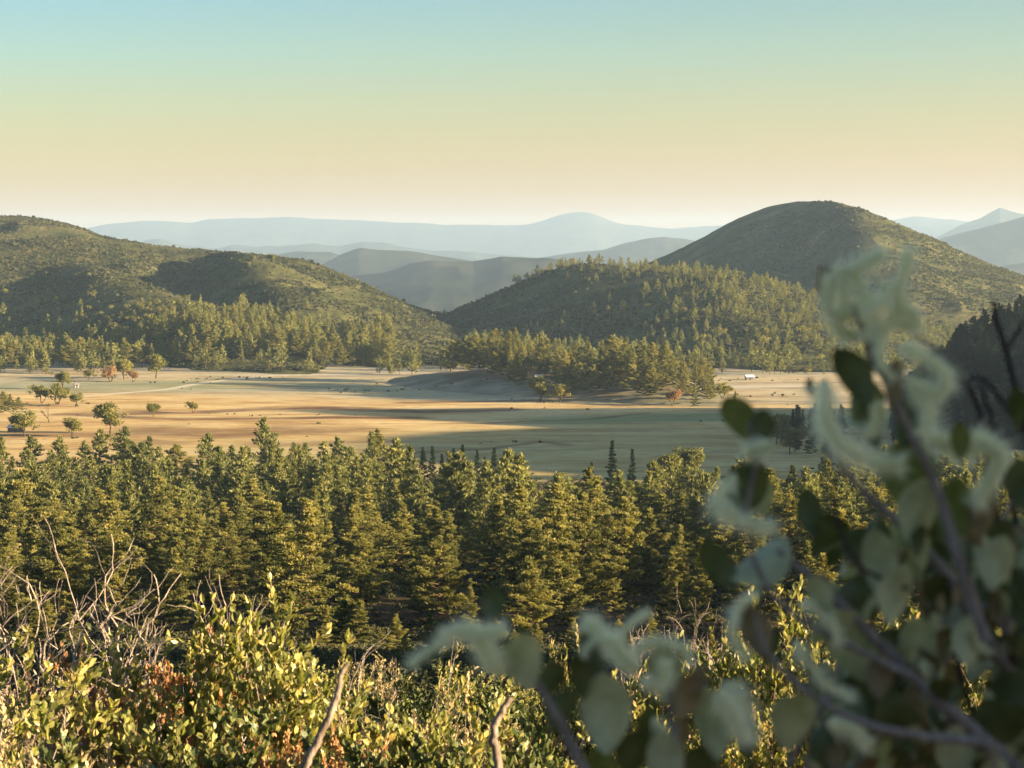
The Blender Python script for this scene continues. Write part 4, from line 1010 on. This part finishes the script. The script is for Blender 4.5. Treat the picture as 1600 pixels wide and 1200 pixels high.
LV = [(1152, 655, 82, 54, 118, 'o'), (1190, 668, 60, 42, 80, 'd'), (1172, 765, 100, 74, 75, 'd'), (1196, 780, 62, 40, 80, 'g'), (1186, 872, 112, 96, 35, 'g'), (1122, 884, 96, 52, 125, 'd'),
 (1182, 985, 86, 52, 110, 'b'), (1200, 1010, 60, 50, 100, 'd'), (1268, 800, 84, 46, 100, 'd'), (1295, 835, 95, 55, 60, 'd'), (1330, 1010, 135, 78, 112, 'g'), (1352, 1090, 100, 80, 100, 'd'),
 (1418, 745, 130, 92, 95, 'o'), (1445, 800, 120, 80, 70, 'g'), (1490, 800, 110, 66, 85, 'o'), (1370, 880, 110, 60, 95, 'g'), (1405, 930, 100, 60, 75, 'g'), (1330, 590, 105, 62, 120, 'd'), (1352, 628, 70, 56, 60, 'o'), (1290, 455, 92, 30, 100, 'b'),
 (1370, 540, 90, 34, 95, 'd'), (1400, 600, 85, 32, 80, 'b'), (1268, 605, 34, 18, 95, 'd'), (1395, 610, 60, 24, 85, 'b'), (1365, 660, 90, 40, 100, 'd'), (1420, 660, 90, 46, 80, 'd'), (1500, 690, 60, 34, 95, 'o'), (1520, 1000, 90, 60, 70, 'g'),
 (1280, 930, 70, 40, 120, 'g'), (1440, 1010, 105, 60, 110, 'g'), (1600, 760, 90, 60, 100, 'd'), (1590, 640, 80, 30, 100, 'd'), (1400, 1130, 80, 90, 20, 'd'), (1240, 1130, 110, 76, 80, 'g'), (1300, 1170, 100, 70, 60, 'd'), (1170, 1155, 90, 40, 95, 'd'),
 (1560, 1140, 110, 90, 45, 'd'), (1580, 1090, 90, 80, 95, 'd'), (1500, 1180, 100, 70, 100, 'g'), (1560, 880, 90, 60, 75, 'g'), (1600, 940, 110, 70, 100, 'd'), (1470, 930, 80, 50, 110, 'd'), (1540, 800, 80, 50, 85, 'b'), (1380, 1180, 90, 60, 80, 'g')]
for q in LV: S.append(big_leaf(q[0], q[1], q[2], q[3], q[4], Y + rng.uniform(-.03, .05), q[5], root))
rf = np.random.default_rng(8)
for m_ in ('d', 'g', 'b'):
    g = G()
    for _ in range({'d': 280, 'g': 360, 'b': 150}[m_]):
        x_ = rf.uniform(1270, 1640); y_ = rf.uniform(820, 1230)
        if x_ < 1300 + rf.uniform(0, 90) - (y_ - 820) * .25: continue
        if abs(x_ - 1420) < 38 and abs(y_ - 945) < 45: continue
        if abs(x_ - 1520) < 26 and abs(y_ - 1090) < 40: continue
        L_ = rf.uniform(30, 80); big_leaf(x_, y_, L_, L_ * rf.uniform(.4, .75), rf.uniform(30, 150), rf.uniform(1.0, 1.3), m_, g=g, roll=rf.normal(0, .7), tilt=rf.normal(0, .5))
    S.append(g.obj("foliage", M_bl[m_], root, sm=True))
PL = [([(1330, 500), (1318, 470), (1325, 430), (1350, 410), (1370, 400)], 20), ([(1340, 500), (1370, 480), (1400, 450), (1415, 420), (1418, 398)], 17), ([(1325, 500), (1300, 490), (1290, 460), (1300, 430), (1330, 420)], 15),
 ([(1345, 520), (1380, 515), (1400, 490), (1405, 465), (1385, 450)], 18), ([(1345, 525), (1320, 520), (1310, 500), (1340, 480), (1370, 470)], 20), ([(1400, 500), (1425, 510), (1425, 490), (1405, 478)], 16), ([(1350, 540), (1360, 500), (1350, 460), (1335, 430)], 16),
 ([(1400, 540), (1440, 555), (1470, 580), (1475, 600), (1450, 612), (1425, 600)], 22), ([(1420, 600), (1440, 615), (1450, 640), (1445, 670)], 18),
 ([(1290, 590), (1285, 640), (1300, 680), (1330, 708), (1370, 722), (1400, 725)], 26), ([(1290, 600), (1292, 650), (1310, 690), (1345, 712)], 22),
 ([(1440, 670), (1470, 690), (1500, 700), (1530, 690)], 24), ([(1540, 690), (1562, 705), (1560, 730), (1540, 760), (1530, 780)], 20), ([(1510, 700), (1540, 695), (1558, 715)], 18),
 ([(1205, 690), (1190, 700), (1170, 705)], 16), ([(1150, 740), (1125, 780), (1130, 800), (1170, 815), (1200, 825)], 20), ([(1130, 780), (1150, 810), (1190, 825)], 14),
 ([(1175, 935), (1148, 960), (1148, 1000), (1165, 1025)], 13), ([(1190, 925), (1160, 940), (1150, 975)], 9), ([(1240, 1000), (1280, 1060), (1330, 1090)], 16), ([(1130, 1065), (1160, 1100), (1175, 1150)], 20), ([(1290, 1130), (1330, 1140), (1350, 1160)], 18),
 ([(1250, 940), (1290, 960), (1310, 1000)], 14), ([(1350, 690), (1370, 660), (1375, 640)], 14), ([(1380, 520), (1375, 560), (1395, 590)], 12)]
for pts, fz in PL: S.append(plume(pts, Y - .01 + rng.uniform(-.02, .02), fz, root, n=int(fz * 42)))
rooted(root, S)

root = empty("mahogany_spray", P(930, 1230, .95)); tag(root, "out of focus leafy spray with pale seed plumes rising from the bottom edge, centre", "branch")
S = [stem([(960, 1290), (905, 1190), (870, 1120), (830, 1060), (780, 1030), (765, 990)], .95, 13, 4, root), stem([(1010, 1290), (985, 1200), (965, 1120), (940, 1040), (935, 1000)], .97, 12, 4, root),
 stem([(1070, 1290), (1060, 1190), (1050, 1110), (1040, 1040)], .96, 12, 4, root), stem([(1130, 1290), (1120, 1200), (1110, 1120)], 1.0, 10, 4, root), stem([(870, 1130), (900, 1080), (905, 1020)], .96, 6, 3, root, M_stemd)]
for q in [(765, 943, 64, 46, 92, 'd'), (822, 1035, 96, 74, 100, 'g'), (770, 1030, 60, 36, 120, 'g'), (945, 1115, 130, 84, 92, 'g'), (1036, 1052, 100, 56, 95, 'g'), (1110, 1130, 120, 66, 100, 'g'), (905, 1060, 80, 34, 100, 'd'), (880, 1110, 80, 50, 60, 'd'),
          (1075, 1090, 80, 46, 70, 'b'), (990, 1180, 90, 60, 80, 'd'), (1040, 1190, 100, 60, 95, 'g'), (1090, 1200, 90, 56, 60, 'd'), (925, 1030, 90, 34, 110, 'd'), (860, 1060, 70, 40, 60, 'd'), (1020, 1130, 70, 44, 110, 'd'), (940, 1200, 80, 60, 120, 'o'), (1090, 1060, 50, 30, 80, 'b'), (1065, 1150, 60, 34, 80, 'b'), (815, 985, 20, 16, 90, 'd')]:
    S.append(big_leaf(q[0], q[1], q[2], q[3], q[4], .96 + rng.uniform(-.02, .03), q[5], root))
for pts, fz in [([(770, 1045), (755, 1010), (720, 990), (680, 1010), (645, 1035)], 17), ([(780, 1060), (765, 1020), (735, 985), (700, 990)], 20), ([(775, 1050), (745, 1000), (780, 985)], 18),
                ([(965, 1030), (945, 1000), (925, 980)], 22), ([(955, 1005), (985, 975), (1010, 960)], 10), ([(960, 1040), (990, 1020), (1020, 1005), (1060, 1008), (1075, 1030)], 16), ([(1000, 1050), (975, 1030), (955, 1000)], 20), ([(1000, 1060), (1030, 1070), (1040, 1040)], 16), ([(1120, 1080), (1140, 1110), (1160, 1150)], 20), ([(900, 1040), (920, 1010), (940, 990)], 10), ([(1020, 1120), (1040, 1150), (1030, 1170)], 12)]:
    S.append(plume(pts, .95 + rng.uniform(-.02, .02), fz, root, n=int(fz * 40)))
rooted(root, S)
root = empty("dark_twig", P(1640, 900, 1.1)); tag(root, "thin dark out of focus bare twigs at the right edge against the slope", "twig")
S = [stem([(1660, 900), (1610, 690), (1585, 600), (1570, 540), (1556, 500), (1553, 470)], 1.15, 7, 5, root, M_stemd), stem([(1610, 690), (1560, 620), (1530, 590), (1500, 600)], 1.12, 6, 3, root, M_stemd), stem([(1572, 545), (1590, 520), (1600, 500)], 1.15, 4, 3, root, M_stemd),
 stem([(1640, 960), (1590, 820), (1565, 720), (1548, 650), (1530, 600)], 1.12, 8, 4, root, M_stemd)]
rooted(root, S)
#ENDNEAR
#HAZE
hz_top = 500.
g = G(); x0, x1, y0, y1, z0_, z1 = -36000., 36000., -90., 30000., -290., hz_top
V = [(x0, y0, z0_), (x1, y0, z0_), (x1, y1, z0_), (x0, y1, z0_), (x0, y0, z1), (x1, y0, z1), (x1, y1, z1), (x0, y1, z1)]
g.add(V, [(0, 3, 2, 1), (4, 5, 6, 7), (0, 1, 5, 4), (1, 2, 6, 5), (2, 3, 7, 6), (3, 0, 4, 7)])
m, t = mat("haze"); pv = N(t, "ShaderNodeVolumePrincipled", i_Density=3.4e-5, i_Anisotropy=.2)
pv.inputs["Color"].default_value = (.54, .74, 1, 1)
o_ = N(t, "ShaderNodeOutputMaterial"); t.links.new(pv.outputs[0], o_.inputs["Volume"])
tag(g.obj("haze", m), kind="stuff", label="thin evening haze")
